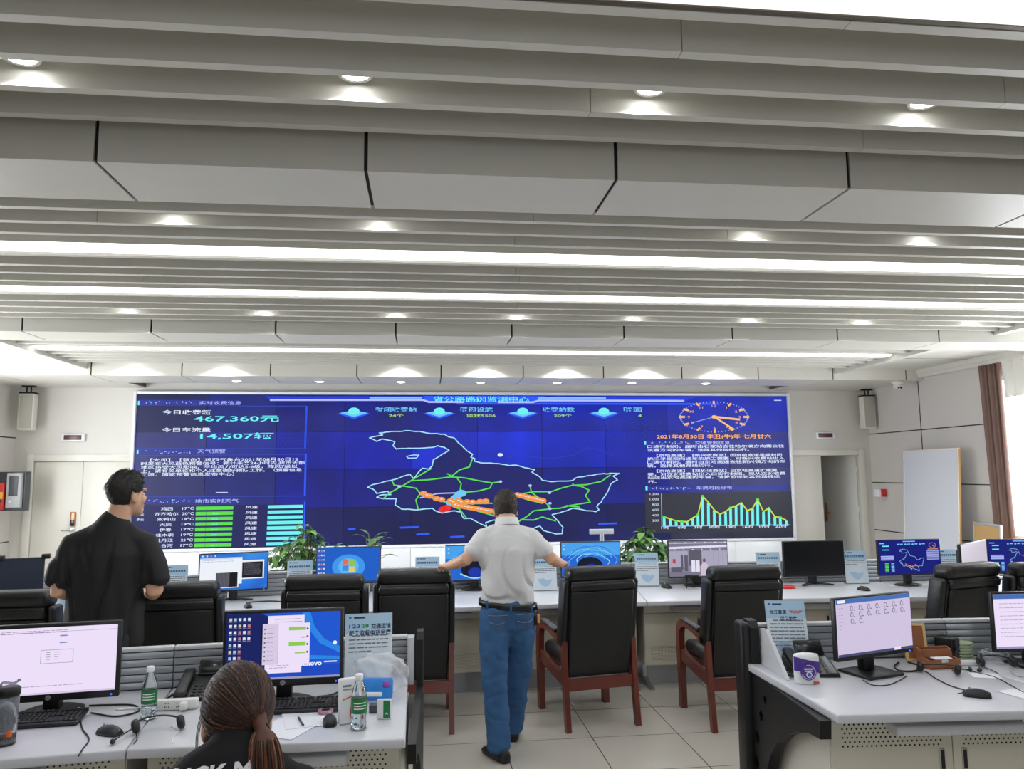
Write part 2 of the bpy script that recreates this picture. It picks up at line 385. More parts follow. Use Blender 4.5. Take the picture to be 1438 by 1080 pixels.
# --- lamps
M_lite = em('lamp_white', (255, 255, 255), PANEL_E); M_strip = em('strip_white', (255, 254, 250), STRIP_E); M_lens = em('downlight_lens', (255, 255, 252), LENS_E)
lp = thing('ceiling_light_panel', 'large glowing white ceiling light panel at the top right corner', 'ceiling light', (1, 1.28, 3.335))
MB().box(-5.3, 5.3, -1.0, 1.0, 0, .02, M_lite).build('diffuser', lp)
fr = MB()
for x0, x1, y0, y1 in ((-5.36, 5.36, 1.002, 1.022), (-5.36, 5.36, -1.06, -1.0), (-5.36, -5.3, -1.0, 1.0), (5.3, 5.36, -1.0, 1.0)): fr.box(x0, x1, y0, y1, -.004, .03, M_rail)
fr.build('frame', lp)
for y0, y1, lab in ((5.245, 5.43, 'nearest and widest glowing strip light between the ceiling baffles'), (6.50, 6.64, 'second glowing strip light, just before the middle panelled beam'), (9.57, 9.70, 'farthest and thinnest glowing strip light in the bay near the screen')):
    t = thing('strip_light', lab, 'strip light', (.8, (y0+y1)/2, 3.335), 0, 'strip lights in the ceiling'); hw = (y1-y0)/2
    MB().box(-5.5, 5.5, -hw, hw, 0, .015, M_strip).build('diffuser', t)
    MB().box(-5.5, 5.5, -hw, hw, .016, .10, M_trim).build('housing', t)
M_ring = pm('downlight_ring', (225, 225, 222), .3)
dl = None
ORD = 'first second third fourth fifth sixth seventh eighth ninth'.split()
ROWS = (('row nearest the camera', 2.95, 3.40, [-1.56, -.29, .94, 2.18]),
        ('row just behind the nearest panelled beam', 4.637, 3.40, [-1.55, -.30, .93, 2.16, 3.40]),
        ('row just before the middle panelled beam', 7.36, 3.40, [-2.83, -1.57, -.3, .91, 2.12, 3.35, 4.6, 5.85]),
        ('row just behind the middle panelled beam', 8.44, 3.40, [-3.8, -2.6, -1.47, -.32, .79, 1.96, 3.14, 4.22]),
        ('row just before the farthest beam', 10.98, 3.40, [-4.08, -2.84, -.36, .87, 2.07, 3.29, 4.49]),
        ('row set into the farthest beam', 11.75, 3.197, [-2.83, -1.61, -.38, .85, 2.06, 3.27, 4.49]))
def downlight(loc, label, off=False):
    t = thing('downlight', label, 'downlight', loc, 0, 'round downlights in the ceiling')
    MB().lathe([(.060, 0), (.073, -.004), (.076, 0), (.076, .07), (.06, .07), (.06, 0)], M_ring, 24).build('ring', t)
    MB().lathe([(0, -.012), (.03, -.010), (.06, -.001), (.06, .012), (0, .012)], M_ring if off else M_lens, 20).build('lens', t)
    return t
for nm, y, z, xs in ROWS:
    for i, x in enumerate(xs):
        off = abs(y-4.637) < .01 and i == 2
        lab = 'round downlight, %s from left in the %s' % (ORD[i], nm)
        if off: lab = 'unlit round downlight in the row just behind the nearest panelled beam'
        if dl is None or off: t = downlight((x, y, z), lab, off); dl = dl or t
        else: t = dup(dl, (x, y, z), 0, lab)
        if not off:
            s = bpy.data.objects.get('downlight_beam')
            if s is None:
                ld = bpy.data.lights.new('downlight_beam', 'SPOT'); ld.energy = SPOT_W; ld.spot_size = math.radians(150); ld.spot_blend = .35; ld.shadow_soft_size = .03; ld.color = (.95, .98, 1)
            so = bpy.data.objects.new('downlight_beam', ld); COL.objects.link(so); so.location = (x, y, z-.016)
# ================================================================ VIDEO WALL
SX0, SZ1, SW, SH = -4.586, 3.094, 10.898, 2.449
vw = thing('video_wall', 'huge blue video wall showing a province road map, clock and charts', 'video wall', (SX0+SW/2, YF-.06, 0))
VO = Vector(vw.location)
M_whitegloss = pm('white_lacquer', (226, 229, 234), .3, var=.015)
M_bezel = pm('panel_gap_black', (8, 8, 12), .5)
fr = MB(); t = .045; z0 = SZ1-SH
fr.rbox(SX0-t, SX0, YF-.10, YF-.005, z0-t, SZ1+t, M_whitegloss, .006); fr.rbox(SX0+SW, SX0+SW+t, YF-.10, YF-.005, z0-t, SZ1+t, M_whitegloss, .006)
fr.rbox(SX0, SX0+SW, YF-.10, YF-.005, SZ1, SZ1+t, M_whitegloss, .006); fr.rbox(SX0, SX0+SW, YF-.10, YF-.005, z0-t, z0, M_whitegloss, .006)
fr.build('frame', vw, VO).location = (0, 0, 0)
bb = MB(); x = SX0-t; n = 10
for k in range(n):
    a = SX0-t+(SW+2*t)*k/n; b = SX0-t+(SW+2*t)*(k+1)/n
    bb.rbox(a+.003, b-.003, YF-.09, YF-.01, .1, z0-t-.004, M_whitegloss, .004)
bb.box(SX0, SX0+SW, YF-.07, YF-.01, 0, .1, M_trim)
bb.build('base_panels', vw, VO).location = (0, 0, 0)
YS = YF-.06
# picture colours of each screen of the wall, row by row from the top (10 x 4)
top = [(27,34,88), (24,36,112), (22,28,120), (18,26,128), (16,28,140), (17,30,150), (16,32,156), (18,34,150), (24,40,168), (24,40,160)]
r2 = [(50,54,128), (36,46,140), (22,32,158), (18,30,166), (22,40,186), (22,44,196), (22,42,190), (20,36,170), (30,44,150), (36,42,120)]
r3 = [(44,48,112), (34,42,126), (20,28,140), (16,24,128), (20,26,108), (22,30,124), (20,34,150), (18,28,142), (40,46,120), (44,48,110)]
r4 = [(34,38,86), (30,34,80), (22,28,92), (16,22,86), (16,22,80), (16,20,72), (16,22,88), (16,22,84), (38,40,66), (40,42,62)]
for r, row in enumerate((top, r2, r3, r4)):
    for c, q in enumerate(row):
        k = lambda m: tuple(min(255, int(v*m)) for v in q)
        mt = emg('wall_picture_%d_%d' % (r, c), k(.82), q, k(1.2), .9, 2)
        a = SX0+SW*c/10; b = SX0+SW*(c+1)/10; zt = SZ1-SH*r/4; zb = SZ1-SH*(r+1)/4; g = .004
        pn = MB().box(a+g, b-g, YS, YS+.05, zb+g, zt-g, mt)
        pn.build('screen_panel', vw, VO).location = (0, 0, 0)
MB().box(SX0, SX0+SW, YS+.01, YS+.052, z0, SZ1, M_bezel).build('backing', vw, VO).location = (0, 0, 0)
def S(px, py): p = on_y(px, py, YS); return (p.x-SX0, p.z-SZ1)
def pic(): mb = MB(); return mb, Pic(mb, (SX0, YS-.002, SZ1), (1, 0, 0), (0, 0, 1), .0006)
def put(mb, name, label=None):
    o = mb.build(name, vw, VO); o.location = (0, 0, 0)
    if label: o['label'] = label
    return o
E_cy = em('glow_cyan', (110, 240, 240)); E_wh = em('glow_white', (225, 236, 255)); E_gr = em('glow_green', (90, 220, 70)); E_lb = em('glow_light_blue', (130, 190, 255))
E_or = em('glow_orange', (255, 176, 84)); E_ye = em('glow_yellow_green', (170, 225, 70)); E_map = em('map_outline', (170, 225, 250)); E_fill = em('map_fill', (20, 26, 104))
E_bl = em('glow_blue', (40, 90, 250)); E_dim = em('dim_blue', (44, 62, 170)); E_red = em('glow_red', (235, 40, 40)); E_pk = em('road_orange', (240, 150, 70))
E_head = em('heading_band', (36, 48, 150)); E_sky = em('station_blue', (110, 200, 245)); E_pale = em('pale_violet', (180, 190, 250)); E_chart = em('chart_dark', (44, 46, 60)); E_deep = em('panel_shade', (22, 28, 92))
def stext(P, s, x0, y0, x1, mat, h=None, l=3, bold=.012):
    """one line of writing from pixel x0 to x1, baseline at y0 (left end)"""
    a = S(x0, y0); b = S(x1, y0); P.text(s, a[0], a[1], h, mat, l, width=b[0]-a[0], bold=bold)
# headings
mb, P = pic()
P.rect(*S(640, 568), *S(1010, 566), E_bl, 1); P.poly([S(372, 556.5), S(618, 556.5), S(606, 562), S(381, 562)], em('band_blue', (34, 60, 220)), 1)
P.poly([S(776, 556.5), S(980, 557), S(962, 563), S(757, 562.5)], em('band_blue', (34, 60, 220)), 1)
P.poly([S(594, 556), S(766, 556.3), S(752, 565), S(601, 564.5)], E_bl, 2)
P.line([S(380, 561.8), S(594, 561.8), S(602, 564.6), S(650, 564.7)], .03, E_pale, 3); P.line([S(700, 564.9), S(748, 564.9), S(757, 562.4), S(960, 563)], .03, E_pale, 3)
P.line([S(520, 558.6), S(592, 558.6)], .03, E_lb, 3); P.line([S(756, 558.8), S(850, 558.9)], .03, E_lb, 3)
P.rect(*S(1087, 562.8), *S(1097, 561.8), E_wh, 3)
stext(P, '省公路路网监测中心', 608, 564, 743, E_cy, .105, 4, .015)
put(mb, 'title_bar')
# station counters along the top
mb, P = pic()
for x, s1, s2, xa, xb, xc, xd in ((497, '封闭收费站', '24个', 527, 585, 546, 567), (617, '路网设施', '监控5506', 646, 692, 655, 696), (734, '收费站数', '209个', 762, 807, 778, 803), (848, '路面', '4', 875, 902, 896, 901)):
    u, v = S(x, 580)
    P.poly([(u-.27, v-.01), (u, v-.10), (u+.27, v-.01), (u, v+.045)], E_bl, 1)
    P.poly([(u-.23, v), (u, v-.065), (u+.23, v), (u, v+.045)], E_sky, 2); P.disc(u, v+.03, .09, E_cy, 3, .06); P.rect(u-.09, v-.005, u+.09, v+.03, E_cy, 3)
    stext(P, s1, xa, 577.5, xb, E_sky, .08, 3, .02); stext(P, s2, xc, 585.5, xd, E_ye, .06, 3, .015)
put(mb, 'station_counters')
# left column
mb, P = pic()
def heading(x0, x1, y0, y1, txt, tx0, tx1, yb, seed):
    q = random.Random(seed)
    P.rect(*S(x0, y1), *S(x1, y0), E_head, 1); P.rect(*S(x0+.5, y1-1), *S(x0+3.2, y0+1), E_cy, 2)
    for i in range(22):
        x = x0+10+q.random()*(tx0-x0-18); y = y0+1.5+q.random()*(y1-y0-4); P.rect(*S(x, y+1), *S(x+1.6, y), E_pale if i % 7 else E_cy, 2)
    stext(P, txt, tx0, yb, tx1, E_pale, .065, 3, .008)
heading(193, 336, 562, 570, '实时收费信息', 280, 339, 568, 1)
P.line([S(336, 570.5), S(430, 570.8), S(429, 630)], .02, E_dim, 2)
P.line([S(430.5, 571), S(428.5, 630)], .03, E_bl, 2); P.line([S(429.5, 638), S(428, 696)], .03, E_bl, 2); P.line([S(428, 705), S(427, 764)], .025, E_bl, 2)
P.line([S(192, 630), S(429, 630)], .015, E_dim, 2); P.line([S(192, 640), S(429, 638)], .015, E_dim, 2); P.line([S(190, 698), S(428, 696.5)], .015, E_dim, 2)
stext(P, '今日收费额', 228, 581.5, 297, E_wh, .075, 3, .02); stext(P, '467,360元', 272, 591.5, 392, E_cy, .115, 3, .015)
stext(P, '今日车流量', 227, 606.3, 296, E_wh, .075, 3, .02); stext(P, '14,507辆', 281, 616.2, 384, E_cy, .115, 3, .015)
heading(191.5, 330, 631, 638.6, '天气预警', 277, 317, 636, 2)
for i, (s, x0, x1) in enumerate((('【大风】【蓝色】鸡西气象台2021年08月30日12', 211, 419), ('时发布大风蓝色预警信号：预计未来24小时内,我市大部', 198, 428), ('地区将受大风影响，平均风力可达5-6级，阵风7级以', 198, 418), ('上，请有关单位和个人注意做好预防工作。（预警信息', 198, 424), ('来源：国家预警信息发布中心）', 197, 329))):
    stext(P, s, x0, 648+i*5.15, x1, E_wh, .058, 3, .012)
P.rect(*S(303, 692), *S(320, 691), E_wh, 3)
heading(189.5, 330, 699.5, 708, '地市实时天气', 274, 335, 706, 3)
P.rect(*S(190, 772.5), *S(427, 708), E_deep, 1)
for i, (s, a, b, tmp) in enumerate((('鸡西', 226, 243, '17℃'), ('齐齐哈尔', 217, 251, '20℃'), ('双鸭山', 221, 247, '18℃'), ('大庆', 225, 242, '19℃'), ('伊春', 225, 242, '17℃'), ('佳木斯', 220, 246, '19℃'), ('牡丹江', 220, 245, '21℃'), ('七台河', 220, 245, '17℃'))):
    y = 713.5+i*7.42; d = -i*.35
    stext(P, s, a+d, y+3, b+d, E_wh, .055, 3, .012); stext(P, tmp, 256+d, y+2.3, 273+d, E_wh, .055, 3, .012)
    P.line([S(277+d, y+.4), S(326+d*1.1, y-.4)], .052, E_gr, 2); P.rect(*S(290+d, y+2.4), *S(290.5+d, y-2.6), E_deep, 3)
    stext(P, '风速', 345+d, y+.5, 362+d, E_wh, .05, 3, .012); P.line([S(378+d, y-1.5), S(424+d*.5, y-2.4)], .052, E_cy, 2)
    if i < 3: stext(P, '多云', 192, y+3, 202, E_wh, .05, 3, .012)
    if i: stext(P, '%d' % (40+i*3), 298+d, y+1.6, 307+d, E_cy, .03, 4)
put(mb, 'weather_and_toll_figures')
# map
mb, P = pic()
def Z(x, y): return S(480+x*.306, 540+y*.306)
out = [(127,245),(187,232),(172,222),(250,215),(310,212),(370,218),(410,226),(470,228),(490,240),(515,245),(535,268),(560,290),(575,305),(600,320),(592,333),(610,340),(608,352),(640,360),(720,363),(770,372),(800,370),(840,382),(885,390),(872,402),(900,418),(920,440),(960,446),(1060,440),(1075,428),(1130,418),(1190,410),(1272,408),(1245,420),(1265,438),(1235,455),(1225,480),(1205,515),(1190,540),(1170,560),(1180,575),(1165,584),(1060,568),(1030,580),(965,597),(995,630),(1015,655),(1012,684),(980,686),(925,670),(910,650),(880,660),(820,650),(760,630),(700,622),(660,634),(665,655),(610,625),(590,614),(560,615),(550,600),(548,585),(520,580),(460,590),(430,580),(415,568),(350,575),(275,572),(245,552),(250,525),(200,524),(160,518),(175,508),(225,505),(210,490),(160,500),(150,485),(118,472),(140,460),(240,436),(312,412),(330,432),(350,405),(370,384),(400,388),(415,372),(420,345),(450,328),(492,302),(470,288),(440,281),(420,288),(320,293),(250,296),(235,280),(243,263),(185,250),(160,261)]
P.poly([Z(*q) for q in out[:60]][::1], E_fill, 1) if False else None
def jag(pts, seed, amp=3.2):
    q = random.Random(seed); r = []
    for a, b in zip(pts, pts[1:]+pts[:1]):
        r.append(a); L = math.hypot(b[0]-a[0], b[1]-a[1])
        for k in range(1, int(L/14)): r.append((a[0]+(b[0]-a[0])*k*14/L+q.uniform(-amp, amp), a[1]+(b[1]-a[1])*k*14/L+q.uniform(-amp, amp)*.7))
    return r
jo = jag(out, 4, 2.4)
P.poly([Z(*q) for q in jo], E_fill, 1)
P.line([Z(*q) for q in jo], .017, E_map, 3, True)
P.line([Z(*q) for q in ((297,330),(330,323),(354,324),(343,337),(305,338))], .014, E_map, 3, True)
for rd in ([(412,385),(372,408),(320,440),(270,470),(215,500),(190,525)], [(320,442),(400,437),(500,424),(560,428),(620,440),(690,452),(728,446)], [(600,340),(585,378),(540,392),(505,420),(485,410)], [(525,424),(548,455),(542,490)], [(690,452),(680,475),(630,488),(560,496)],
           [(230,442),(240,462),(290,467),(340,476),(360,500),(340,530),(350,570)], [(395,512),(440,532),(520,548),(690,545)], [(510,560),(540,572),(570,610)], [(530,555),(620,580),(690,600)], [(835,500),(880,492),(960,492),(1010,475),(1060,462),(1100,468),(1135,485),(1118,510),(1140,540),(1050,555),(1000,568),(950,570),(945,555)],
           [(865,470),(870,495),(925,535),(955,560),(945,572),(880,580),(850,605),(810,630)], [(820,620),(880,622),(920,608),(980,626)], [(1060,455),(1062,462),(1120,460),(1190,445),(1232,415)], [(1030,556),(1090,563)], [(800,510),(850,528),(920,545)], [(690,600),(760,620),(815,626)]):
    P.line([Z(*q) for q in jag(rd, 9, 1.2)[:-1]] if False else [Z(*q) for q in rd], .020, E_gr, 4)
P.line([Z(*q) for q in ((360,520),(440,500),(530,497),(560,500))], .02, E_pale, 4)
P.line([Z(*q) for q in ((548,498),(520,520),(492,545))], .11, E_sky, 4); P.disc(*Z(549, 499), .085, E_sky, 5, .055)
for x, y in [(375,500),(390,508),(404,512),(435,524),(457,528)]+[(500+i*12, 540+(i % 3)*7-7) for i in range(5)]+[(575,538),(600,540),(635,537),(660,535)]+[(520+i*15, 553+i*2.6) for i in range(12)]+[(805+i*13, 506+i*3) for i in range(10)]:
    P.disc(*Z(x, y), .065, E_pk, 5, .042, 12); P.rect(*[q-.02 if i == 0 else q for i, q in enumerate(Z(x, y))], Z(x, y)[0]+.02, Z(x, y)[1]+.012, E_wh, 6)
for x, y in ((463, 574), (482, 566)): P.disc(*Z(x, y), .07, E_red, 6, .05, 12)
for x, y in ((728, 446), (864, 464), (953, 497), (955, 545), (263, 468), (955, 570)): P.disc(*Z(x, y), .03, E_pale, 5, .022, 8)
P.disc(*Z(727, 323), .045, E_wh, 5, .03, 12)
for x0, x1, y in ((270, 350, 657), (345, 400, 688), (500, 560, 700), (30, 60, 665), (1180, 1260, 640)): P.line([Z(x0, y), Z(x1, y-3)], .03, E_bl, 2)
P.line([Z(*q) for q in ((760,335),(820,315),(860,330),(960,340),(1060,325),(1130,290),(1190,300),(1250,330))], .012, E_dim, 2)
put(mb, 'road_map')
# faint dot field and panel divider at the right
mb, P = pic()
for j in range(14):
    for i in range(22):
        x = 838+i*4.2; y = 588+j*2.6+(i % 2); P.rect(*S(x, y+.7), *S(x+1.6, y), E_dim, 1) if (i+j) % 3 else None
for j in range(7):
    for i in range(9): P.rect(*S(385+i*6.5-(j*2), 606.6+j*3), *S(387+i*6.5-(j*2), 606+j*3), E_dim, 1)
put(mb, 'dot_field')
# clock
mb, P = pic(); u, v = S(1003, 585.5); rx = .62; ry = .265
E_clk = em('clock_amber', (250, 190, 110))
for i in range(60):
    a = PI/2-2*PI*i/60; c, s = math.cos(a), math.sin(a); k = .87 if i % 5 == 0 else .965
    P.line([(u+rx*c*k, v+ry*s*k), (u+rx*c, v+ry*s)], .036 if i % 5 == 0 else .012, E_clk if i % 5 == 0 else E_pale, 2)
for i in range(1, 13):
    a = PI/2-2*PI*i/12; P.text(str(i), u+rx*.74*math.cos(a), v+ry*.72*math.sin(a)-.022, .055, E_clk, 3, sx=1.8, align='c')
P.line([(u-.03, v+.005), (u+.45, v-.045)], .035, E_clk, 4); P.line([(u, v), (u+.34, v-.215)], .03, E_clk, 4); P.line([(u, v), (u-.42, v-.105)], .008, E_pale, 4); P.disc(u, v, .05, E_clk, 5, .03)
put(mb, 'clock_dial')
# right column
mb, P = pic()
stext(P, '2021年8月30日 辛丑(牛)年 七月廿六', 922, 615.7, 1083, E_or, .078, 3, .02)
heading(904, 1103, 618.5, 625.5, '交通管制信息', 976, 1025, 624, 5)
for s, x0, x1, y in (('口进行封闭。届时由石家站去往哈尔滨方向需去往', 909, 1101, 629), ('长春方向的车辆，选择其他路线绕行。', 909, 1052, 634), ('【京哈高速】【新兴收费站】因京哈高速半幅封闭', 922, 1098, 641.5), ('施工半幅双向通车的施工需要，对新兴收费站出入', 909, 1102, 646.2), ('口进行封闭。届时由京哈高速去往新兴镇方向的车', 909, 1103, 651), ('辆，选择其他路线绕行。', 909, 1001, 656), ('【京哈高速】【双城收费站】因京哈高速扩建需', 922, 1091, 663.3), ('要，对双城收费站出入口实行封闭。拟从双城收费', 909.5, 1103, 668), ('站进出京哈高速的车辆，请提前规划其他路线绕', 909.5, 1095, 672.7), ('行。', 910, 922, 678.5)):
    stext(P, s, x0, y, x1, E_wh, .056, 3, .012)
heading(906, 1105, 681.5, 689.5, '车流时段分布', 978, 1028, 687.3, 6)
put(mb, 'traffic_notices')
mb, P = pic()
P.rect(*S(907, 749), *S(1111, 690.5), E_chart, 1)
hts = [745-8, 0]
B = lambda x, y: S(900+x*.153, 680+y*.153)
tops = [(212,300),(268,318),(322,338),(374,342),(424,345),(474,310),(522,282),(565,110),(618,165),(672,236),(724,276),(776,252),(822,216),(872,200),(922,170),(975,243),(1024,222),(1070,140),(1124,252),(1174,216),(1228,298),(1278,304),(1334,332)]
for i, (x, y) in enumerate(tops): P.poly([B(x-10, 384), B(x+15, 383), B(x+12, y+4), B(x-12, y+4)], E_cy, 3)
P.line([B(*q) for q in tops], .022, em('chart_line', (200, 225, 60)), 4)
for i in (0, 6, 7, 2, 3, 17, 12, 21): P.disc(*B(*tops[i]), .03, E_gr, 5, .022, 8)
P.line([B(188, 90), B(192, 386), B(1360, 372)], .014, E_lb, 3)
for i, s in enumerate(('1,200', '1,000', '800', '600', '400', '200')): a = B(165, 98+i*49); P.text(s, a[0], a[1], .05, E_wh, 3, sx=1.6, align='r')
for i, s in enumerate(('1时', '4时', '7时', '10时', '13时', '16时', '19时', '22时')): a = B(222+i*152, 410-i*2); P.text(s, a[0], a[1], .055, E_wh, 3, sx=1.9, align='c', bold=.015)
put(mb, 'bar_chart')
# ================================================================ CONSOLE DESKS
M_desk = pm('desk_laminate', (196, 198, 205), .32, var=.015, scale=8)
M_deskedge = pm('desk_edge', (196, 198, 204), .35, var=.015)
M_slat = pm('slat_aluminium', (164, 168, 174), .38, .35, var=.03)
M_slatdark = pm('slat_groove', (58, 60, 66), .5)
M_cab = pm('cabinet_beige', (204, 200, 184), .45, var=.02)
M_cabedge = pm('cabinet_light', (210, 208, 198), .45, var=.02)
M_hole = pm('perforation_black', (34, 34, 28), .8)
M_blackpl = pm('black_end_board', (17, 17, 19), .45, var=.1, spec=.35)
M_tray = pm('tray_grey', (198, 200, 205), .35, var=.015)
def bevel_prism(mb, poly, z0, z1, mat, bev=.008, seg=2):
    b = bmesh.new(); vs = [b.verts.new((x, y, z0)) for x, y in poly]; f = b.faces.new(vs)
    r = bmesh.ops.extrude_face_region(b, geom=[f]); bmesh.ops.translate(b, vec=(0, 0, z1-z0), verts=[g for g in r['geom'] if isinstance(g, bmesh.types.BMVert)])
    bmesh.ops.recalc_face_normals(b, faces=b.faces[:]); bmesh.ops.bevel(b, geom=b.edges[:], offset=bev, segments=seg, profile=.5, affect='EDGES')
    b.verts.index_update(); mb.add([v.co.copy() for v in b.verts], [[v.index for v in q.verts] for q in b.faces], mat, True); b.free(); return mb
def holed(outer, holes, th):
    """flat board with round holes: a filled 2-D curve turned into a mesh; returns verts, faces (in x, y, thickness z)"""
    cu = bpy.data.curves.new('c', 'CURVE'); cu.dimensions = '2D'; cu.fill_mode = 'BOTH'; cu.extrude = th/2; cu.bevel_depth = .0; cu.resolution_u = 1
    for pts in [outer]+[[(x+r*math.cos(2*PI*i/18), y+r*math.sin(2*PI*i/18)) for i in range(18)] for x, y, r in holes]:
        sp = cu.splines.new('POLY'); sp.points.add(len(pts)-1); sp.use_cyclic_u = True
        for q, (x, y) in zip(sp.points, pts): q.co = (x, y, 0, 1)
    o = bpy.data.objects.new('c', cu); COL.objects.link(o)
    me = bpy.data.meshes.new_from_object(o.evaluated_get(bpy.context.evaluated_depsgraph_get()))
    r = ([v.co.copy() for v in me.vertices], [list(p.vertices) for p in me.polygons])
    bpy.data.objects.remove(o); bpy.data.curves.remove(cu); bpy.data.meshes.remove(me); return r
def console(A, B, Cc, D, label, group, front_row=False, end=None):
    """A,B front corners left/right; Cc,D rear corners right/left"""
    A, B, Cc, D = [Vector(q) for q in (A, B, Cc, D)]; d = B-A; rz = math.atan2(d.y, d.x); o = (A+B)/2
    t = thing('console_desk', label, 'desk', (o.x, o.y, 0), rz, group)
    Q = Matrix.Rotation(-rz, 2)
    L = lambda p: Q @ (p-o)
    a, b, c, e = [L(q) for q in (A, B, Cc, D)]; g = .002
    poly = [(a.x+g, a.y), (b.x-g, b.y), (c.x-g, c.y), (e.x+g, e.y)]
    bevel_prism(MB(), poly, .70, .74, M_desk, .008, 3).build('desktop', t)
    # slatted screen along the rear
    dr = c-e; rr = math.atan2(dr.y, dr.x); W = dr.length; M = Matrix.Translation((e.x, e.y, 0)) @ Matrix.Rotation(rr, 4, 'Z')
    s = MB(); s.box(.004, W-.004, .012, .03, .5, .925, M_slatdark, M)
    for k in range(5): s.rbox(.003, W-.003, .0, .02, .742+k*.036, .742+k*.036+.0315, M_slat, .0015, 1, M)
    s.rbox(.002, W-.002, -.006, .04, .922, .942, M_tray, .005, 2, M); s.box(.003, W-.003, .028, .036, .1, .925, M_cabedge, M)
    s.build('slat_screen', t)
    # cabinet
    y0 = .24 if not front_row else .14; x0, x1 = a.x+.03, b.x-.03; y1 = min(c.y, e.y)-.03
    cb = MB(); cb.box(x0, x1, y0+.02, y1, .17, .69, M_cabedge); cb.box(x0+.05, x1-.05, y0+.1, y1-.05, .0, .17, M_slat); cb.build('cabinet', t)
    xm = (x0+x1)/2
    for sgn, (p, q) in ((1, (x0+.003, xm-.002)), (-1, (xm+.002, x1-.003))):
        dm = MB().rbox(p, q, y0, y0+.02, .18, (.692 if front_row else .60), M_cab, .003)
        P = Pic(dm, (0, y0, 0), (1, 0, 0), (0, 0, 1), .0006); n = 0; z = .21 if not front_row else .56; zt = .33 if not front_row else .675; px = p+.06; k = 0
        st = .0125 if not front_row else .022
        while z < zt:
            x = p+.05+(st/2 if k % 2 else 0)
            while x < q-.05: P.disc(x, z, st*.22, M_hole, 1, n=6); x += st
            z += st*.85; k += 1
        dd = dm.build('door', t)
        hx = q-.05 if sgn > 0 else p+.05; hz = .445 if front_row else .46
        MB().rbox(hx-.013, hx+.013, y0-.004, y0+.003, hz, hz+.1, M_steel, .003).box(hx-.008, hx+.008, y0-.006, y0-.003, hz+.01, hz+.09, M_hole).build('handle', dd)
    if not front_row: MB().box(x0, x1, y0-.004, y0+.02, .605, .698, M_cabedge).box(xm-.3, xm+.3, y0-.007, y0-.003, .64, .695, M_hole).build('apron', t)
    MB().rbox(xm-.3, xm+.3, y0-.09, y0+.2, .625, .668, M_tray, .008).build('keyboard_tray', t)
    for x in (a.x+.06, b.x-.06): MB().prism([(y0-.10, 0), (y0-.10, .012), (y0+.12, .06), (y0+.12, .17), (y0+.17, .17), (y0+.17, 0)], x-.02, x+.02, M_steel, Matrix(((0, 0, 1, 0), (1, 0, 0, 0), (0, 1, 0, 0), (0, 0, 0, 1)))).build('foot', t)
    if end: end(t, a, b, c, e)
    return t
# --- far row, an arc of eight units
RX = [-4.1, -2.9, -1.7, -.5, .7, 1.93, 3.12, 4.3, 5.5]
def interp(x, pts):
    for (a, b), (c, d) in zip(pts, pts[1:]):
        if x <= c: return b+(d-b)*(x-a)/(c-a)
    return pts[-1][1]
REAR = [(-4.3, 6.42), (-3.1, 6.74), (-2.26, 6.90), (-1.38, 7.05), (-.24, 7.17), (1.2, 7.18), (2.86, 7.07), (4.26, 6.95), (5.7, 6.83)]
FRONT = [(-4.1, 5.52), (-2.44, 5.92), (-1.55, 6.03), (-.43, 6.12), (.27, 6.20), (1.03, 6.22), (2.94, 6.17), (4.11, 6.06), (5.4, 5.93)]
OW = ['at far left end of far row', 'behind the standing man in black', 'under the monitor with two dark windows', 'under the monitor with round wallpaper emblem', 'behind the man in grey polo', 'under the monitor showing a camera picture', 'under the switched-off black monitor', 'at right end of far row']
for i in range(8):
    xa, xb = RX[i], RX[i+1]; fa, fb = xa*.935, xb*.935
    console((fa, interp(fa, FRONT)), (fb, interp(fb, FRONT)), (xb, interp(xb, REAR)), (xa, interp(xa, REAR)), 'grey console desk with slatted screen, '+OW[i], 'console desks')
# --- near row
def end_board(side):
    def f(t, a, b, c, e):
        x = (b.x+.004) if side > 0 else (a.x-.004); R = (c if side > 0 else e); yr = R.y; th = .034 if side > 0 else .05
        arc = [(.02, .665)]+[(.10+.42*math.cos(PI*(.5+q*.5/8))*-1*-1, 0) for q in range(0)]
        out = [(.05, .70), (yr-.06, .70), (yr-.06, .93), (yr-.03, .965), (yr+.05, .965), (yr+.08, .93), (yr+.08, 0), (yr-.16, 0)]
        out += [(yr-.16-.02*0-(yr-.16-.06)*math.sin(k/8*PI/2)**1.0*1.0*(1 if k else 0)*(1-math.cos(k/8*PI/2))**.0*(k/8)**1.2, .62*math.sin(k/8*PI/2)) for k in range(1, 9)]
        hs = [(yr-.24, .60, .022), (yr-.17, .50, .027), (yr-.10, .37, .031), (yr-.075, .23, .035), (yr-.07, .09, .03)]
        vs, fs = holed(out, hs, th)
        mb = MB(); M = Matrix.Translation((x+side*th/2, 0, 0)) @ Matrix(((0, 0, 1, 0), (1, 0, 0, 0), (0, 1, 0, 0), (0, 0, 0, 1)))
        mb.add(vs, fs, M_blackpl, False, M)
        if side < 0: mb.rbox(x-.095, x-.02, yr-.05, yr+.09, 0, .955, M_blackpl, .02, 2)
        ob = mb.build('end_board', t); ob['label'] = 'black end board with round holes and a curved cut'
        xi = x-side*.012
        if side > 0: MB().rbox(xi-.036, xi, yr-.05, yr+.03, .70, .94, M_deskedge, .004).build('screen_post', t)
        else: MB().prism([(yr-.40, .742), (yr-.06, .742), (yr-.06, .93), (yr-.14, .94)], xi-.006, xi+.012, M_deskedge, Matrix(((0, 0, 1, 0), (1, 0, 0, 0), (0, 1, 0, 0), (0, 0, 0, 1)))).build('side_gallery', t)
    return f
console((-2.38, 3.10), (-1.15, 3.24), (-1.25, 4.11), (-2.50, 3.99), 'near grey console desk carrying monitor with blank pink page', 'console desks', True)
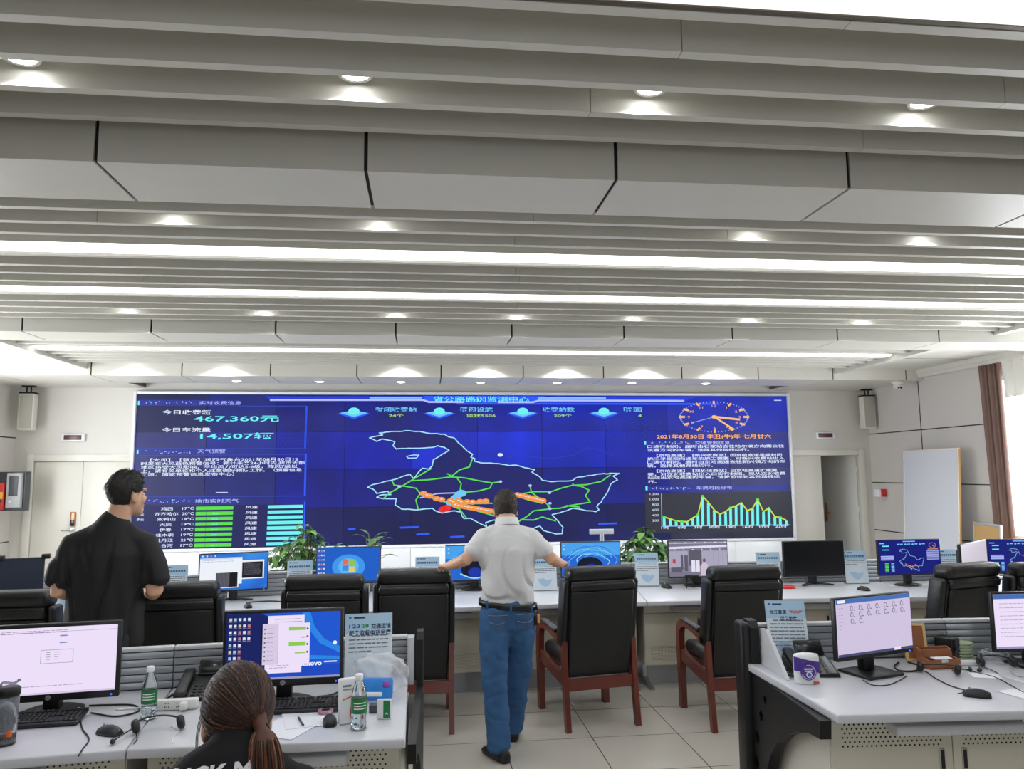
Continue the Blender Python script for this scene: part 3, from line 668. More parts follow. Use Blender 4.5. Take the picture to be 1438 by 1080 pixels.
console((-1.15, 3.24), (-.072, 3.21), (-.085, 4.19), (-1.25, 4.11), 'near grey console desk with black end board, before seated ponytailed woman', 'console desks', True, end_board(1))
console((1.775, 3.25), (2.95, 3.17), (2.95, 4.15), (1.765, 4.20), 'near grey console desk with holed black end board right of aisle', 'console desks', True, end_board(-1))
console((2.95, 3.17), (4.15, 3.05), (4.15, 4.04), (2.95, 4.15), 'near grey console desk at the right picture edge', 'console desks', True)
# ================================================================ EXECUTIVE CHAIRS
M_leather = pm('black_leather', (21, 22, 25), .38, var=.25, scale=9, bump=.25, bscale=22, spec=.5)
M_shell = pm('black_leather_back', (17, 18, 21), .45, var=.12, scale=4, bump=.06, bscale=120)
M_redwood = pm('red_brown_wood', (98, 38, 26), .35, var=.25, scale=5, stretch=(1, 1, .3), coat=.3)
def make_chair(label, loc, rz):
    t = thing('executive_chair', label, 'chair', loc, rz, 'black leather chairs with wooden frames')
    T = Matrix
    sm = MB(); sm.rbox(-.235, .235, -.22, .30, .40, .505, M_leather, .045, 4); sm.rbox(-.225, .225, .18, .315, .385, .50, M_leather, .05, 4)
    sm.build('seat', t)
    # reclined back: shear y with height
    sh = Matrix(((1, 0, 0, 0), (0, 1, -.19, -.125), (0, 0, 1, 0), (0, 0, 0, 1)))
    bk = MB(); bk.rbox(-.255, .255, -.04, .09, .36, 1.02, M_leather, .05, 4, sh)
    for s in (-1, 1): bk.rbox(s*.262-.025, s*.262+.025, -.035, .10, .55, 1.03, M_leather, .024, 3, sh)
    bo = bk.build('backrest', t)
    h = MB(); h.rbox(-.262, .262, -.062, .105, 1.015, 1.122, M_leather, .045, 4, sh)
    for k in range(5): h.rbox(-.24+k*.004, .24, -.064, .02, .985+k*.003, 1.03, M_leather, .02, 2, sh) if k == 0 else None
    h.build('headrest_roll', bo)
    p = MB(); p.rbox(-.238, .238, -.066, -.03, .345, .955, M_shell, .014, 3, sh); p.rbox(-.245, .245, -.072, -.03, .955, 1.012, M_leather, .018, 3, sh); p.build('back_shell', bo)
    ep = MB(); ep.rbox(-.23, .23, -.07, -.05, .337, .347, M_steel, .003, 1, sh); ep.build('metal_strip', bo)
    for s in (-1, 1):
        x = s*.265
        fl = []; n = 9                                # front leg sweeping over into the arm: a bent board
        path = [(.265, 0), (.272, .25), (.285, .46), (.283, .55), (.262, .605), (.215, .635), (.14, .645), (.0, .635), (-.16, .605), (-.245, .585)]
        wid = [.030, .034, .036, .036, .034, .030, .024, .022, .022, .024]
        ring = []
        for i, (y, z) in enumerate(path):
            a = Vector(path[max(0, i-1)]); b = Vector(path[min(len(path)-1, i+1)]); d = (b-a).normalized(); q = Vector((-d.y, d.x))*wid[i]
            hx = .022
            ring.append([(x-hx, y-q.x, z-q.y), (x+hx, y-q.x, z-q.y), (x+hx, y+q.x, z+q.y), (x-hx, y+q.x, z+q.y)])
        MB().loft(ring, M_redwood, smooth=False).build('front_leg', t)
        rl = [[(x-.018+dx, y-.024, z), (x+.018+dx, y-.024, z), (x+.018+dx, y+.024, z), (x-.018+dx, y+.024, z)] for y, z, dx in ((-.315, 0, 0), (-.285, .2, 0), (-.262, .40, 0), (-.25, .60, 0))]
        MB().loft(rl, M_redwood, smooth=False).build('rear_leg', t)
        MB().rbox(x-.026, x+.026, -.12, .20, .655, .683, M_leather, .012, 3, Matrix(((1, 0, 0, 0), (0, 1, 0, 0), (0, .06, 1, -.012), (0, 0, 0, 1)))).build('arm_pad', t)
        sr = [[(x-.014, y, z-.04), (x+.014, y, z-.04), (x+.014, y, z+.04), (x-.014, y, z+.04)] for y, z in ((.27, .40), (-.265, .33))]
        MB().loft(sr, M_redwood, smooth=False).build('side_rail', t)
    MB().box(-.27, .27, -.285, -.26, .262, .345, M_redwood).build('rear_rail', t); MB().box(-.27, .27, .255, .285, .30, .385, M_redwood).build('front_rail', t)
    return t
c0 = make_chair('black leather chair with wooden legs, right hand of grey-polo man on it', (1.20, 5.79, 0), math.radians(10))
for x, y, a, lab in ((-.075, 5.84, 0, 'black leather chair with wooden legs, left hand of grey-polo man on it'),
                     (2.245, 5.62, 2, 'black leather chair in front of the camera-picture monitor, alone near aisle'),
                     (-.665, 5.66, -1, 'black leather chair mostly hidden behind the blue desktop monitor'),
                     (-1.585, 5.45, 3, 'black leather chair just right of the standing man in black'),
                     (-2.46, 5.26, -2, 'black leather chair at left picture edge, left of man in black'),
                     (3.79, 5.47, 15, 'black leather chair behind small wooden organiser, at right'),
                     (4.50, 5.40, -10, 'black leather chair cut off by the right picture edge')):
    dup(c0, (x, y, 0), math.radians(a), lab)
# ================================================================ MONITORS
M_mon = pm('monitor_black', (20, 20, 23), .4, var=.08)
M_monback = pm('monitor_back', (28, 29, 34), .5, var=.08)
M_logo = pm('badge_grey', (150, 152, 156), .3, .6)
S_off = pm('screen_off', (13, 14, 17), .28, var=.02)
def monitor(label, L, Rr, ztop, zbot, draw, bez=.012, chin=.02, zb=.74, base='oval', badge=False, back=True):
    zb += .0012
    """L, Rr: world (x,y) of the left and right front edges"""
    L = Vector(L); Rr = Vector(Rr); d = Rr-L; W = d.length; rz = math.atan2(d.y, d.x); o = (L+Rr)/2
    t = thing('monitor', label, 'monitor', (o.x, o.y, zb), rz, 'desk monitors'); b = zbot-zb; h = ztop-zbot
    mb = MB(); mb.rbox(-W/2, W/2, 0, .03, b, b+h, M_mon, .005); mb.rbox(-W/2+.04, W/2-.04, .028, .055, b+.05, b+h-.05, M_monback, .012)
    po = mb.build('housing', t)
    s = MB(); sw = W-2*bez; shh = h-bez-chin; y = -.0015
    s.box(-sw/2, sw/2, y, .004, b+chin, b+chin+shh, draw[0])
    P = Pic(s, (-sw/2, y, b+chin), (1, 0, 0), (0, 0, 1), .0004)
    if draw[1]: draw[1](P, sw, shh)
    s.build('screen', t)
    n = MB(); n.rbox(-.035, .035, .045 if o.y < 5 else .03, .10 if o.y < 5 else .075, .01, b+h*.4, M_mon, .008); n.build('stand_neck', t)
    q = MB()
    if base == 'oval': q.lathe([(0, 0), (.12, 0), (.125, .006), (.10, .014), (.03, .022), (0, .024)], M_mon, 28, Matrix.Translation((0, .10 if o.y < 5 else .05, 0)), 1, .75)
    elif base == 'square': q.rbox(-.12, .12, -.06, .15, 0, .014, M_mon, .005)
    else:
        for sg in (-1, 1): q.tube([(0, .06, .012), (sg*.07, .02, .012), (sg*.15, -.05, .010)], [.022, .018, .012], M_mon, 8, flat=.5)
    q.build('stand_base', t)
    if badge:
        g = MB(); g.cyl((0, -.003, b+chin*.5), (0, .002, b+chin*.5), chin*.33, M_logo, n=20); P = Pic(g, (0, -.003, b+chin*.5), (1, 0, 0), (0, 0, 1), .0005)
        P.text('hp', 0, -chin*.12, chin*.38, M_mon, 1, align='c', shear=.2); g.build('badge', po)
    MB().cyl((W/2-.03, -.002, b+chin*.4), (W/2-.03, .002, b+chin*.4), .004, em('power_led', (60, 90, 255), 2), n=10).build('power_light', po)
    return t
def XY(px, Y, py=880): p = on_y(px, py, Y); return (p.x, Y)
def ZZ(px, py, Y): return on_y(px, py, Y).z
E_pg = em('page_pinkwhite', (236, 222, 248)); E_pg2 = em('page_lilac', (214, 200, 226)); E_tx = em('text_grey', (150, 140, 165)); E_txd = em('text_dark', (90, 86, 110)); E_bar = em('bar_blue', (110, 135, 190))
E_w = em('white_window', (236, 240, 248)); E_blk = em('console_black', (16, 16, 20)); E_gb = em('chat_green', (140, 200, 80)); E_ico = em('icon_white', (214, 224, 236)); E_task = em('task_bar', (150, 150, 180))
def lines(P, q, x0, x1, y, n, dy, mat, h=.0025, l=3):
    for i in range(n):
        a = x0; 
        while a < x1-.01: b = min(x1, a+q.uniform(.008, .03)); P.rect(a, y-i*dy, b, y-i*dy+h, mat, l); a = b+.004
def icons(P, w, h, cols, rows, x0, y0, dx, dy, r=.006, gap=0):
    q = random.Random(cols*7+rows); cs = [E_ico, em('icon_cyan', (150, 200, 230)), em('icon_red', (190, 120, 130)), em('icon_yel', (200, 205, 160)), E_ico]
    for i in range(cols):
        for j in range(rows):
            if i >= 3 and j > 3: continue
            P.rect(x0+i*dx-r, y0-j*dy-r, x0+i*dx+r, y0-j*dy+r, cs[q.randrange(5)], 2); P.rect(x0+i*dx-r*1.2, y0-j*dy-r*1.9, x0+i*dx+r*1.2, y0-j*dy-r*1.5, E_tx, 2)
# --- near left: blank pink page
def d_page(P, w, h):
    q = random.Random(3); P.rect(0, h*.93, w, h*.935, E_tx, 1); lines(P, q, w*.05, w*.62, h*.95, 2, .008, E_tx)
    for k in (0, 1): P.rect(w*.565, h*.86-k*.03, w*.62, h*.878-k*.03, E_bar, 2)
    P.line([(w*.43, h*.46), (w*.67, h*.46), (w*.67, h*.66), (w*.43, h*.66)], .002, E_tx, 2, True)
    for k in range(4): lines(P, q, w*.47, w*.50, h*.62-k*h*.035, 1, .01, E_tx); lines(P, q, w*.53, w*.58, h*.62-k*h*.035, 1, .01, E_tx)
    lines(P, q, w*.1, w*.75, h*.12, 1, .01, E_tx); P.rect(0, 0, w, h*.03, E_pg2, 1)
pL = XY(171, 3.74); ang = math.radians(7.4); WL = .57
monitor('large black monitor with a blank pinkish page at far left, near desk', (pL[0]-WL*math.cos(ang), pL[1]-WL*math.sin(ang)), pL, ZZ(170, 871, 3.74), ZZ(168, 978, 3.74), (E_pg, d_page), .016, .032, base='oval', badge=True)
# --- near: blue desktop with chat window
def d_chat(P, w, h):
    q = random.Random(5); b1 = em('desk_blue_dark', (18, 30, 96)); b2 = em('desk_blue_light', (40, 130, 226)); b3 = em('desk_blue_mid', (22, 70, 190))
    P.poly([(0, h), (0, h*.25), (w*.32, h*.1), (w*.42, h*.3), (w*.36, h*.95), (w*.3, h)], b1, 1)
    P.poly([(w*.66, h), (w*.72, h*.74), (w*.82, h*.52), (w, h*.36), (w, h*.46), (w*.86, h*.58), (w*.77, h*.78), (w*.73, h)], b2, 1)
    P.poly([(w*.42, h*.30), (w*.7, h*.345), (w, h*.31), (w, h*.26), (w*.7, h*.28), (w*.42, h*.22)], b2, 1); P.poly([(0, 0), (w, 0), (w, h*.2), (w*.5, h*.16), (0, h*.24)], b3, 1)
    icons(P, w, h, 5, 9, w*.035, h*.92, w*.04, h*.097, .006)
    P.rect(w*.36, h*.84, w*.68, h*.96, E_pg, 3); lines(P, q, w*.42, w*.66, h*.9, 2, .012, E_tx, l=5); P.rect(w*.34, h*.09, w*.66, h*.3, E_pg, 3); lines(P, q, w*.38, w*.55, h*.2, 2, .01, E_tx, l=5)
    P.rect(w*.315, h*.22, w*.73, h*.84, E_pg, 4); P.rect(w*.315, h*.22, w*.45, h*.84, E_pg2, 5); P.rect(w*.30, h*.22, w*.315, h*.80, E_blk, 4); P.rect(w*.45, h*.22, w*.452, h*.84, E_tx, 6)
    for k in range(8): P.disc(w*.335, h*.76-k*h*.068, .004, E_txd, 7, n=8); lines(P, q, w*.355, w*.41, h*.76-k*h*.068, 1, .01, E_tx, l=7)
    for k, (x0, hh) in enumerate(((.545, .05), (.65, .018), (.545, .062), (.60, .018))): y = h*(.73-k*.118); P.rect(w*x0, y, w*.695, y+h*hh, E_gb, 6); P.disc(w*.71, y+h*.02, .005, E_txd, 7, n=8)
    P.text('lenovo', w*.66, h*.185, .03, E_w, 3, width=w*.18, bold=.03); P.rect(w*.86, h*.225, w*.975, h*.245, E_pg, 3); P.disc(w*.955, h*.52, .009, E_w, 3)
    P.rect(0, 0, w, h*.03, E_task, 3)
monitor('black monitor with blue desktop and pink chat windows before ponytailed woman', XY(313.5, 3.70), XY(482.5, 3.72), ZZ(398, 856, 3.71), ZZ(400, 964, 3.71), (em('desktop_blue', (24, 84, 206)), d_chat), .015, .034, base='oval', badge=True)
# --- near right: meter page
def d_meter(P, w, h):
    q = random.Random(8); P.rect(0, h*.92, w, h, em('title_blue', (70, 110, 180)), 1); P.rect(w*.02, h*.935, w*.12, h*.985, E_w, 2)
    for j, n in enumerate((7, 7, 2)):
        for i in range(n):
            x = w*(.2+i*.113); y = h*(.83-j*.115)
            P.disc(x, y, .0105, E_txd, 2, .0135, 16); P.disc(x, y, .0075, em('page_lilac2', (206, 194, 222)), 4, .0105, 16); P.rect(x+.012, y-.012, x+.022, y-.008, E_txd, 2)
    for k in range(7): lines(P, q, w*.03, w*.09, h*(.84-k*.06), 1, .01, E_tx)
    P.rect(w*.78, h*.12, w*.80, h*.22, E_pg2, 2); P.rect(0, 0, w, h*.045, em('task_dark', (70, 74, 110)), 2); P.rect(w*.74, h*.005, w*.83, h*.06, E_pg, 3)
YLm, YRm = 3.74, 3.90
monitor('thin black monitor turned aside showing rows of small ring gauges', XY(1173.5, YLm), XY(1281, YRm), ZZ(1172.4, 841, YLm), ZZ(1176, 930.6, YLm), (em('page_lilac2', (206, 194, 222)), d_meter), .007, .022, base='square')
def d_form(P, w, h):
    q = random.Random(11); P.rect(0, h*.91, w, h, em('title_blue', (70, 110, 180)), 1)
    for k in range(9): lines(P, q, w*.06, w*q.uniform(.3, .7), h*(.82-k*.075), 1, .01, E_tx)
    P.rect(0, 0, w, h*.04, E_task, 2)
monitor('black monitor with a pale form page cut by right picture edge', XY(1395, 3.86), (XY(1395, 3.86)[0]+.50, 3.84), ZZ(1396, 832, 3.86), ZZ(1398, 917, 3.86), (E_pg, d_form), .010, .02, base='square')
# --- far row
def d_two(P, w, h):
    q = random.Random(13); b3 = em('desk_blue_mid', (22, 70, 190)); P.rect(0, h*.16, w*.62, h*.90, E_w, 1); P.rect(0, h*.86, w*.62, h*.90, em('win_bar', (190, 206, 230)), 2); lines(P, q, w*.02, w*.5, h*.83, 2, .012, E_bar)
    P.rect(w*.60, h*.28, w*.95, h*.80, E_w, 3); P.rect(w*.62, h*.31, w*.93, h*.75, E_blk, 4); P.rect(w*.22, h*.06, w*.57, h*.52, E_w, 3); P.rect(w*.235, h*.08, w*.555, h*.48, E_blk, 4)
    for k in range(16): P.rect(w*(.24+k*.0125), h*.09, w*(.247+k*.0125), h*.47, em('term_grey', (110, 110, 124)), 5)
    for k in range(11):
        y = h*(.70-k*.03)
        lines(P, q, w*.64, w*.9, y, 1, .01, em('term_grey', (110, 110, 124)), .003, 5)
    icons(P, w, h, 4, 1, w*.04, h*.955, w*.06, .03, .006)
E_win = emg('blue_desktop', (16, 60, 170), (40, 120, 220), (70, 160, 240), 3, 1)
def mon_far(label, pl, Yl, pr, Yr, top, bot, draw, **k):
    return monitor(label, XY(pl, Yl, 790), XY(pr, Yr, 790), ZZ((pl+pr)/2, top, (Yl+Yr)/2), ZZ((pl+pr)/2, bot, (Yl+Yr)/2), draw, k.pop('bez', .008), k.pop('chin', .014), **k)
mon_far('monitor on far row with two dark terminal windows over a blue desktop', 279.5, 6.72, 377, 6.86, 776, 830.5, (E_win, d_two), base='legs')
def d_win7(P, w, h):
    gl = em('win_glow', (120, 200, 245)); P.disc(w*.5, h*.45, w*.26, em('win_glow2', (60, 150, 232)), 1, h*.36, 28); P.disc(w*.5, h*.45, w*.16, em('win_glow3', (96, 180, 240)), 2, h*.25, 28); icons(P, w, h, 3, 6, w*.035, h*.93, w*.04, h*.13, .006)
    for (a, b, m) in ((-1, 1, em('flag_red', (226, 110, 70))), (0, 1, em('flag_green', (140, 196, 70))), (-1, 0, em('flag_blue', (60, 140, 220))), (0, 0, em('flag_yellow', (240, 200, 80)))):
        x = w*.5+a*.055+.003; y = h*.47+(b-1)*.055+(.004 if a < 0 else 0); P.poly([(x, y+.006), (x+.025, y+.012 if a < 0 else y), (x+.049, y+.006 if a < 0 else y+.004), (x+.052, y+.052), (x+.028, y+.058 if a < 0 else y+.046), (x+.003, y+.054)], m, 3)
    P.rect(0, 0, w, h*.04, em('task_blue', (40, 70, 130)), 2)
mon_far('monitor on far row with bright blue desktop and four colour flag emblem', 443.5, 6.94, 535, 6.97, 768, 820, (em('seven_blue', (24, 92, 196)), d_win7))
def d_water(P, w, h):
    P.rect(0, h*.62, w, h, em('water_top', (70, 160, 236)), 1)
    for k in range(9):
        a = .12+k*.035
        P.line([(w*.52+w*a*1.25*math.cos(x*PI/14)*(1+.12*math.sin(x*1.3+k*2)), h*.34+h*a*1.5*math.sin(x*PI/14)*(1+.06*math.cos(x*2+k*2))) for x in range(k % 3, 15-(k*2) % 5)], .004+.003*(k % 2), em(('water_a', 'water_b', 'water_c')[k % 3], ((150, 214, 250), (40, 120, 214), (90, 180, 240))[k % 3]), 2)
    P.disc(w*.48, h*.30, w*.22, em('water_dark', (8, 14, 40)), 3, h*.27, 26); P.disc(w*.50, h*.22, w*.12, em('water_deep', (20, 50, 170)), 4, h*.14, 22)
    P.line([(w*(.25+.5*k/10), h*(.18-.13*math.sin(k/10*PI))) for k in range(11)], .012, em('water_a', (150, 214, 250)), 5)
    icons(P, w, h, 1, 2, w*.04, h*.92, .02, h*.12, .006)
for lab, a, b, ya, yb, t0, t1 in (('monitor with dark water drop wallpaper, half hidden behind man in grey polo', 625.5, 708, 7.02, 7.02, 765, 816.5), ('monitor with blue rippling water wallpaper, right of man in grey polo', 787.5, 872, 6.98, 6.96, 760.5, 811)):
    mon_far(lab, a, ya, b, yb, t0, t1, (em('water_blue', (30, 100, 206)), d_water))
def d_cam(P, w, h):
    g1 = em('cam_ceiling', (190, 186, 206)); g2 = em('cam_dark', (92, 88, 104)); g3 = em('cam_wall', (168, 164, 188)); g4 = em('cam_light', (226, 222, 240)); g5 = em('cam_mid', (120, 116, 140))
    P.rect(0, h*.74, w, h, g5, 1); P.poly([(0, h*.84), (w, h*.88), (w, h*.82), (0, h*.78)], g4, 2); P.rect(0, h*.93, w, h*.96, g1, 2)
    for k in range(6): P.disc(w*(.12+k*.17), h*.96, .009, g4, 3, .004, 10); P.disc(w*(.1+k*.155), h*.76, .008, g4, 3, .004, 10)
    P.rect(0, h*.25, w*.32, h*.72, g3, 2); P.rect(w*.56, h*.28, w, h*.72, g3, 2); P.rect(w*.34, h*.3, w*.56, h*.74, g2, 2); P.rect(w*.38, h*.12, w*.52, h*.46, g4, 3); P.rect(w*.445, h*.12, w*.455, h*.46, g2, 4); P.rect(w*.2, h*.2, w*.24, h*.62, g2, 3); P.rect(w*.26, h*.15, w*.32, h*.6, g2, 3)
    for k in range(5): P.rect(w*(.6+k*.08), h*.3, w*(.603+k*.08), h*.72, g5, 3)
    P.rect(0, 0, w, h*.14, g5, 3); P.rect(w*.03, h*.12, w*.22, h*.26, g2, 4); P.rect(w*.06, h*.38, w*.11, h*.5, em('cam_red', (190, 60, 70)), 4)
    P.poly([(w*.53, h*.02), (w*.67, h*.02), (w*.66, h*.32), (w*.62, h*.4), (w*.58, h*.4), (w*.54, h*.3)], em('cam_pink', (206, 190, 204)), 5); P.disc(w*.6, h*.45, .014, g2, 6, .018, 12)
mon_far('monitor on far row showing a grey camera picture of the room', 938.5, 6.92, 1022.5, 6.90, 758.5, 811.5, (em('cam_grey', (140, 136, 156)), d_cam))
mon_far('switched-off black monitor on the far row', 1100.5, 6.80, 1186.5, 6.80, 759.5, 809.5, (S_off, None), base='legs')
def d_map(P, w, h):
    c = E_wh; P.rect(w*.02, h*.9, w*.1, h*.93, E_lb, 2); P.rect(w*.06, h*.82, w*.17, h*.85, E_cy, 2); P.rect(w*.06, h*.71, w*.17, h*.735, E_cy, 2)
    q = random.Random(2)
    for k in range(4): P.rect(w*.03, h*(.52-k*.035), w*.24, h*(.545-k*.035), E_pale, 2)
    for k in range(7): P.rect(w*.09, h*(.30-k*.04), w*.15, h*(.325-k*.04), E_gr, 2); P.rect(w*.19, h*(.30-k*.04), w*.24, h*(.325-k*.04), E_lb, 2)
    for k in range(4): P.poly([(w*(.3+k*.12), h*.88), (w*(.32+k*.12), h*.855), (w*(.34+k*.12), h*.88), (w*(.32+k*.12), h*.91)], E_sky, 2); P.rect(w*(.35+k*.12), h*.875, w*(.4+k*.12), h*.9, E_lb, 2)
    P.rect(w*.4, h*.955, w*.6, h*.98, E_lb, 2)
    pts = [(.33+(x-118)/1154*.40, .74-(y-212)/474*.66) for x, y in out]
    P.line([(w*a, h*b) for a, b in pts], .0024, E_map, 3, True)
    for rd in (((.42, .3), (.5, .22), (.6, .24)), ((.46, .26), (.55, .2)), ((.58, .28), (.62, .22))): P.line([(w*a, h*b) for a, b in rd], .0045, E_pk, 4)
    P.line([(w*.88+w*.055*math.cos(2*PI*k/24), h*.84+h*.075*math.sin(2*PI*k/24)) for k in range(24)], .002, E_or, 3, True); P.line([(w*.88, h*.84), (w*.92, h*.79)], .003, E_or, 3)
    P.rect(w*.8, h*.72, w*.97, h*.735, E_or, 2)
    for k in range(8): P.rect(w*.78, h*(.66-k*.035), w*.98, h*(.678-k*.035), E_pale, 2)
S_map = em('map_screen_blue', (16, 24, 120))
mon_far('monitor on far row repeating the blue map, before the whiteboard', 1233.5, 6.62, 1322, 6.62, 757.5, 808, (S_map, d_map), base='oval')
mon_far('monitor on far row repeating the blue map, at right picture edge', 1388, 6.50, 1478, 6.44, 757, 806, (S_map, d_map), base='oval')
mon_far('monitor turned sideways with a washed-out pale screen, before the cork board', 1350.5, 6.05, 1387, 6.46, 761, 812, (em('washed_screen', (196, 186, 198)), None), base='oval')
ZD_ = .7412
# far left, seen with a dark empty screen
M_gl = pm('screen_slate', (52, 60, 80), .3, var=.2, scale=3)
lm = mon_far('large switched-off slate grey monitor at far left edge', -14, 5.82, 62.5, 5.92, 784, 845, (M_gl, None), bez=.004, chin=.004)
zt_ = ZZ(24, 784, 5.87)-ZD_
for a_, b_ in ((.145, .20), (-.15, -.08)): MB().rbox(a_, b_, -.02, .035, zt_-.012, zt_+.022, M_mon, .005).build('top_clip', lm)

# ================================================================ PLACARDS
M_card = pm('placard_paper', (214, 226, 236), .4, var=.03, scale=5); M_cardtop = pm('placard_blue', (170, 204, 230), .4, var=.04); M_ink = pm('ink_navy', (40, 56, 84), .6); M_inkg = pm('ink_grey', (112, 124, 140), .6); M_mapb = pm('print_pale_blue', (170, 200, 226), .5, var=.05)
M_acry = pm('clear_acrylic', (236, 242, 246), .06, trans=.9, spec=.5, var=.0)
M_inkgreen = pm('ink_green', (40, 150, 80), .6); M_inkred = pm('ink_red', (206, 66, 56), .6); M_inkblue = pm('ink_blue', (30, 80, 150), .6)
def placard(label, loc, rz, w=.21, h=.30, tilt=12, title=None, seed=0, body=6, sizes=.026):
    t = thing('sign_placard', label, 'sign', loc, math.radians(rz), 'table placards')
    R = Matrix.Rotation(math.radians(-tilt), 4, 'X')
    mb = MB().box(-w/2, w/2, 0, .002, .004, h, M_card, R); ux = (1, 0, 0); uy = R @ Vector((0, 0, 1)); P = Pic(mb, (0, -.0002, .0), ux, uy, .0005)
    P.rect(-w/2+.001, h*.72, w/2-.001, h-.001, M_cardtop, 1)
    q = random.Random(seed); P.disc(-w*.4, h*.945, .006, M_inkblue, 2); P.rect(-w*.32, h*.93, -w*.08, h*.955, M_ink, 2)
    if title:
        for s, u, v, wd, hh, m in title: P.text(s, u*w, v*h, hh, m, 3, width=wd*w, bold=.02)
    else:
        x = -w*.42
        while x < w*.38: P.rect(x, h*.80, x+w*.07, h*.855, M_ink, 2); P.rect(x+.003, h*.815, x+w*.07-.003, h*.825, M_cardtop, 3); x += w*.095
    for k in range(body):
        y = h*(.68-k*.055); x = -w*.42+(w*.08 if k == 0 else 0); xe = w*.42 if k < body-1 else w*.05
        while x < xe: b = min(xe, x+q.uniform(.012, .04)); P.rect(x, y, b, y+.006, M_inkg, 2); x = b+.004
    P.poly([(-w*.22, h*.22), (-w*.30, h*.34), (-w*.05, h*.36), (w*.05, h*.31), (w*.3, h*.33), (w*.22, h*.2), (w*.05, h*.12), (-w*.1, h*.14)], M_mapb, 2)
    mb.build('printed_sheet', t)
    a = MB().box(-w/2-.002, w/2+.002, .003, .006, 0, h+.002, M_acry, R).box(-w/2-.002, w/2+.002, 0, .06, 0, .004, M_acry); a.build('acrylic_holder', t)
    return t
Pz = lambda px, py: on_z(px, py, .741)
p = Pz(517, 962); placard('blue white placard reading 12328 beside the blue desktop monitor', (p.x, 4.0, .7432), 3, .235, .345, 10,
    [('123', -.42, .80, .24, .024, M_inkblue), ('28', -.16, .80, .16, .024, M_inkgreen), ('交通运输', .05, .79, .42, .026, M_ink), ('服务监督电话坐席', -.42, .70, .89, .026, M_ink)], 4, 5)
placard('tilted blue white placard with red number behind the desk phone', (1.975, 4.065, .7432), -10, .215, .34, 14,
    [('龙江高速', -.40, .79, .42, .026, M_ink), ('“96369”', .08, .80, .36, .022, M_inkred), ('话务坐席', -.15, .69, .42, .026, M_ink)], 5, 8)
for px, py, rz, lab, sd in ((93, 860, 6, 'placard standing left of the man in black', 21), (257, 838, 8, 'placard showing between man in black and monitor with terminal windows', 22), (424, 833, 4, 'placard below the big bushy plant at left', 23),
       (600, 824, 0, 'placard behind the chair left of man in grey polo', 24), (766, 830, 0, 'placard right of the back of man in grey polo', 25), (910, 823.5, -6, 'placard in front of the right bushy plant', 26),
       (1082, 823, -8, 'placard left of the switched-off black monitor', 27), (1205, 820, -6, 'placard right of the switched-off black monitor', 28), (1336, 818, -3, 'placard under the whiteboard, beside a blue map monitor', 29)):
    q = Pz(px, py); placard('small blue white '+lab, (q.x, min(q.y, interp(q.x, REAR)-.13), .7432), rz, .215, .30, 10, None, sd, 3+sd % 4)
# ================================================================ THINGS ON THE WALLS
M_whitepl = pm('plastic_white', (226, 226, 224), .4)
M_spk = pm('speaker_white', (214, 214, 208), .45); M_grille = pm('speaker_grille', (168, 166, 156), .7, bump=.3, bscale=300)
for x, rz, lab in ((-6.125, .12, 'white wall speaker in the far left corner'), (7.70, -.12, 'white wall speaker in the far right corner above the open door')):
    t = thing('wall_speaker', lab, 'speaker', (x, 12.50, 2.51), rz, 'corner wall speakers')
    MB().rbox(-.105, .105, -.08, .10, 0, .56, M_spk, .015, 3).build('cabinet', t)
    MB().rbox(-.088, .088, -.088, -.078, .02, .54, M_grille, .006).build('grille', t)
    MB().rbox(-.115, .115, -.07, .08, .562, .585, M_blackpl, .004).cyl((-.03, 0, .58), (-.03, 0, .685), .012, M_blackpl, n=10).cyl((.03, 0, .58), (.03, 0, .685), .012, M_blackpl, n=10).rbox(-.09, .09, -.05, .05, .668, .688, M_blackpl, .004).build('ceiling_bracket', t)
M_led = pm('led_dark_red', (84, 34, 30), .3)
for x0, lab in ((-5.68, 'small dark red display box above the left double door'), (6.86, 'small dark red display box above the half open right door')):
    t = thing('wall_display', lab, 'display', (x0+.17, YF, 2.34), 0, 'displays above the doors')
    MB().rbox(-.19, .16, -.045, -.001, 0, .12, M_whitegloss, .008).build('housing', t); MB().rbox(-.155, .11, -.049, -.04, .025, .10, M_led, .004).build('display_window', t)
# fire alarm boxes on the left wall
M_red = pm('alarm_red', (196, 40, 36), .4); M_greypl = pm('panel_grey', (168, 170, 172), .45); M_darkpl = pm('panel_dark', (64, 66, 72), .4); M_yel = pm('label_yellow', (226, 176, 60), .5)
t = thing('fire_alarm_panel', 'grey fire alarm panel and red box on dark board in far left corner', 'alarm panel', (XL, 12.25, 1.31), 0)
MB().rbox(.003, .45, -.03, .12, -.02, .56, M_darkpl, .006).build('back_board', t)
MB().rbox(.215, .42, -.10, -.03, .03, .54, M_greypl, .01).rbox(.25, .38, -.105, -.099, .20, .50, M_darkpl, .003).cyl((.275, -.10, .12), (.275, -.106, .12), .012, M_whitepl, n=12).build('control_unit', t)
r = MB().rbox(.01, .185, -.09, -.03, .0, .40, M_red, .01).build('red_box', t); MB().rbox(.04, .17, -.096, -.089, .16, .26, M_yel, .002).rbox(.06, .15, -.098, -.094, .10, .15, M_blackpl, .002).build('yellow_label', r)
t = thing('alarm_sounder', 'small white and red alarm box on right wall beside door', 'alarm', (XR, 12.36, 1.335), 0)
MB().rbox(-.17, -.001, -.07, .07, 0, .13, M_whitegloss, .012).build('housing', t); MB().rbox(-.13, -.03, -.082, -.068, .0, .13, M_red, .006).build('red_lens', t)
t = thing('dome_camera', 'white dome camera under the right ceiling edge', 'camera', (7.50, 11.30, 3.199), 0)
MB().lathe([(0, 0), (.085, 0), (.085, -.035), (.07, -.05), (0, -.05)], M_spk, 24).build('base', t)
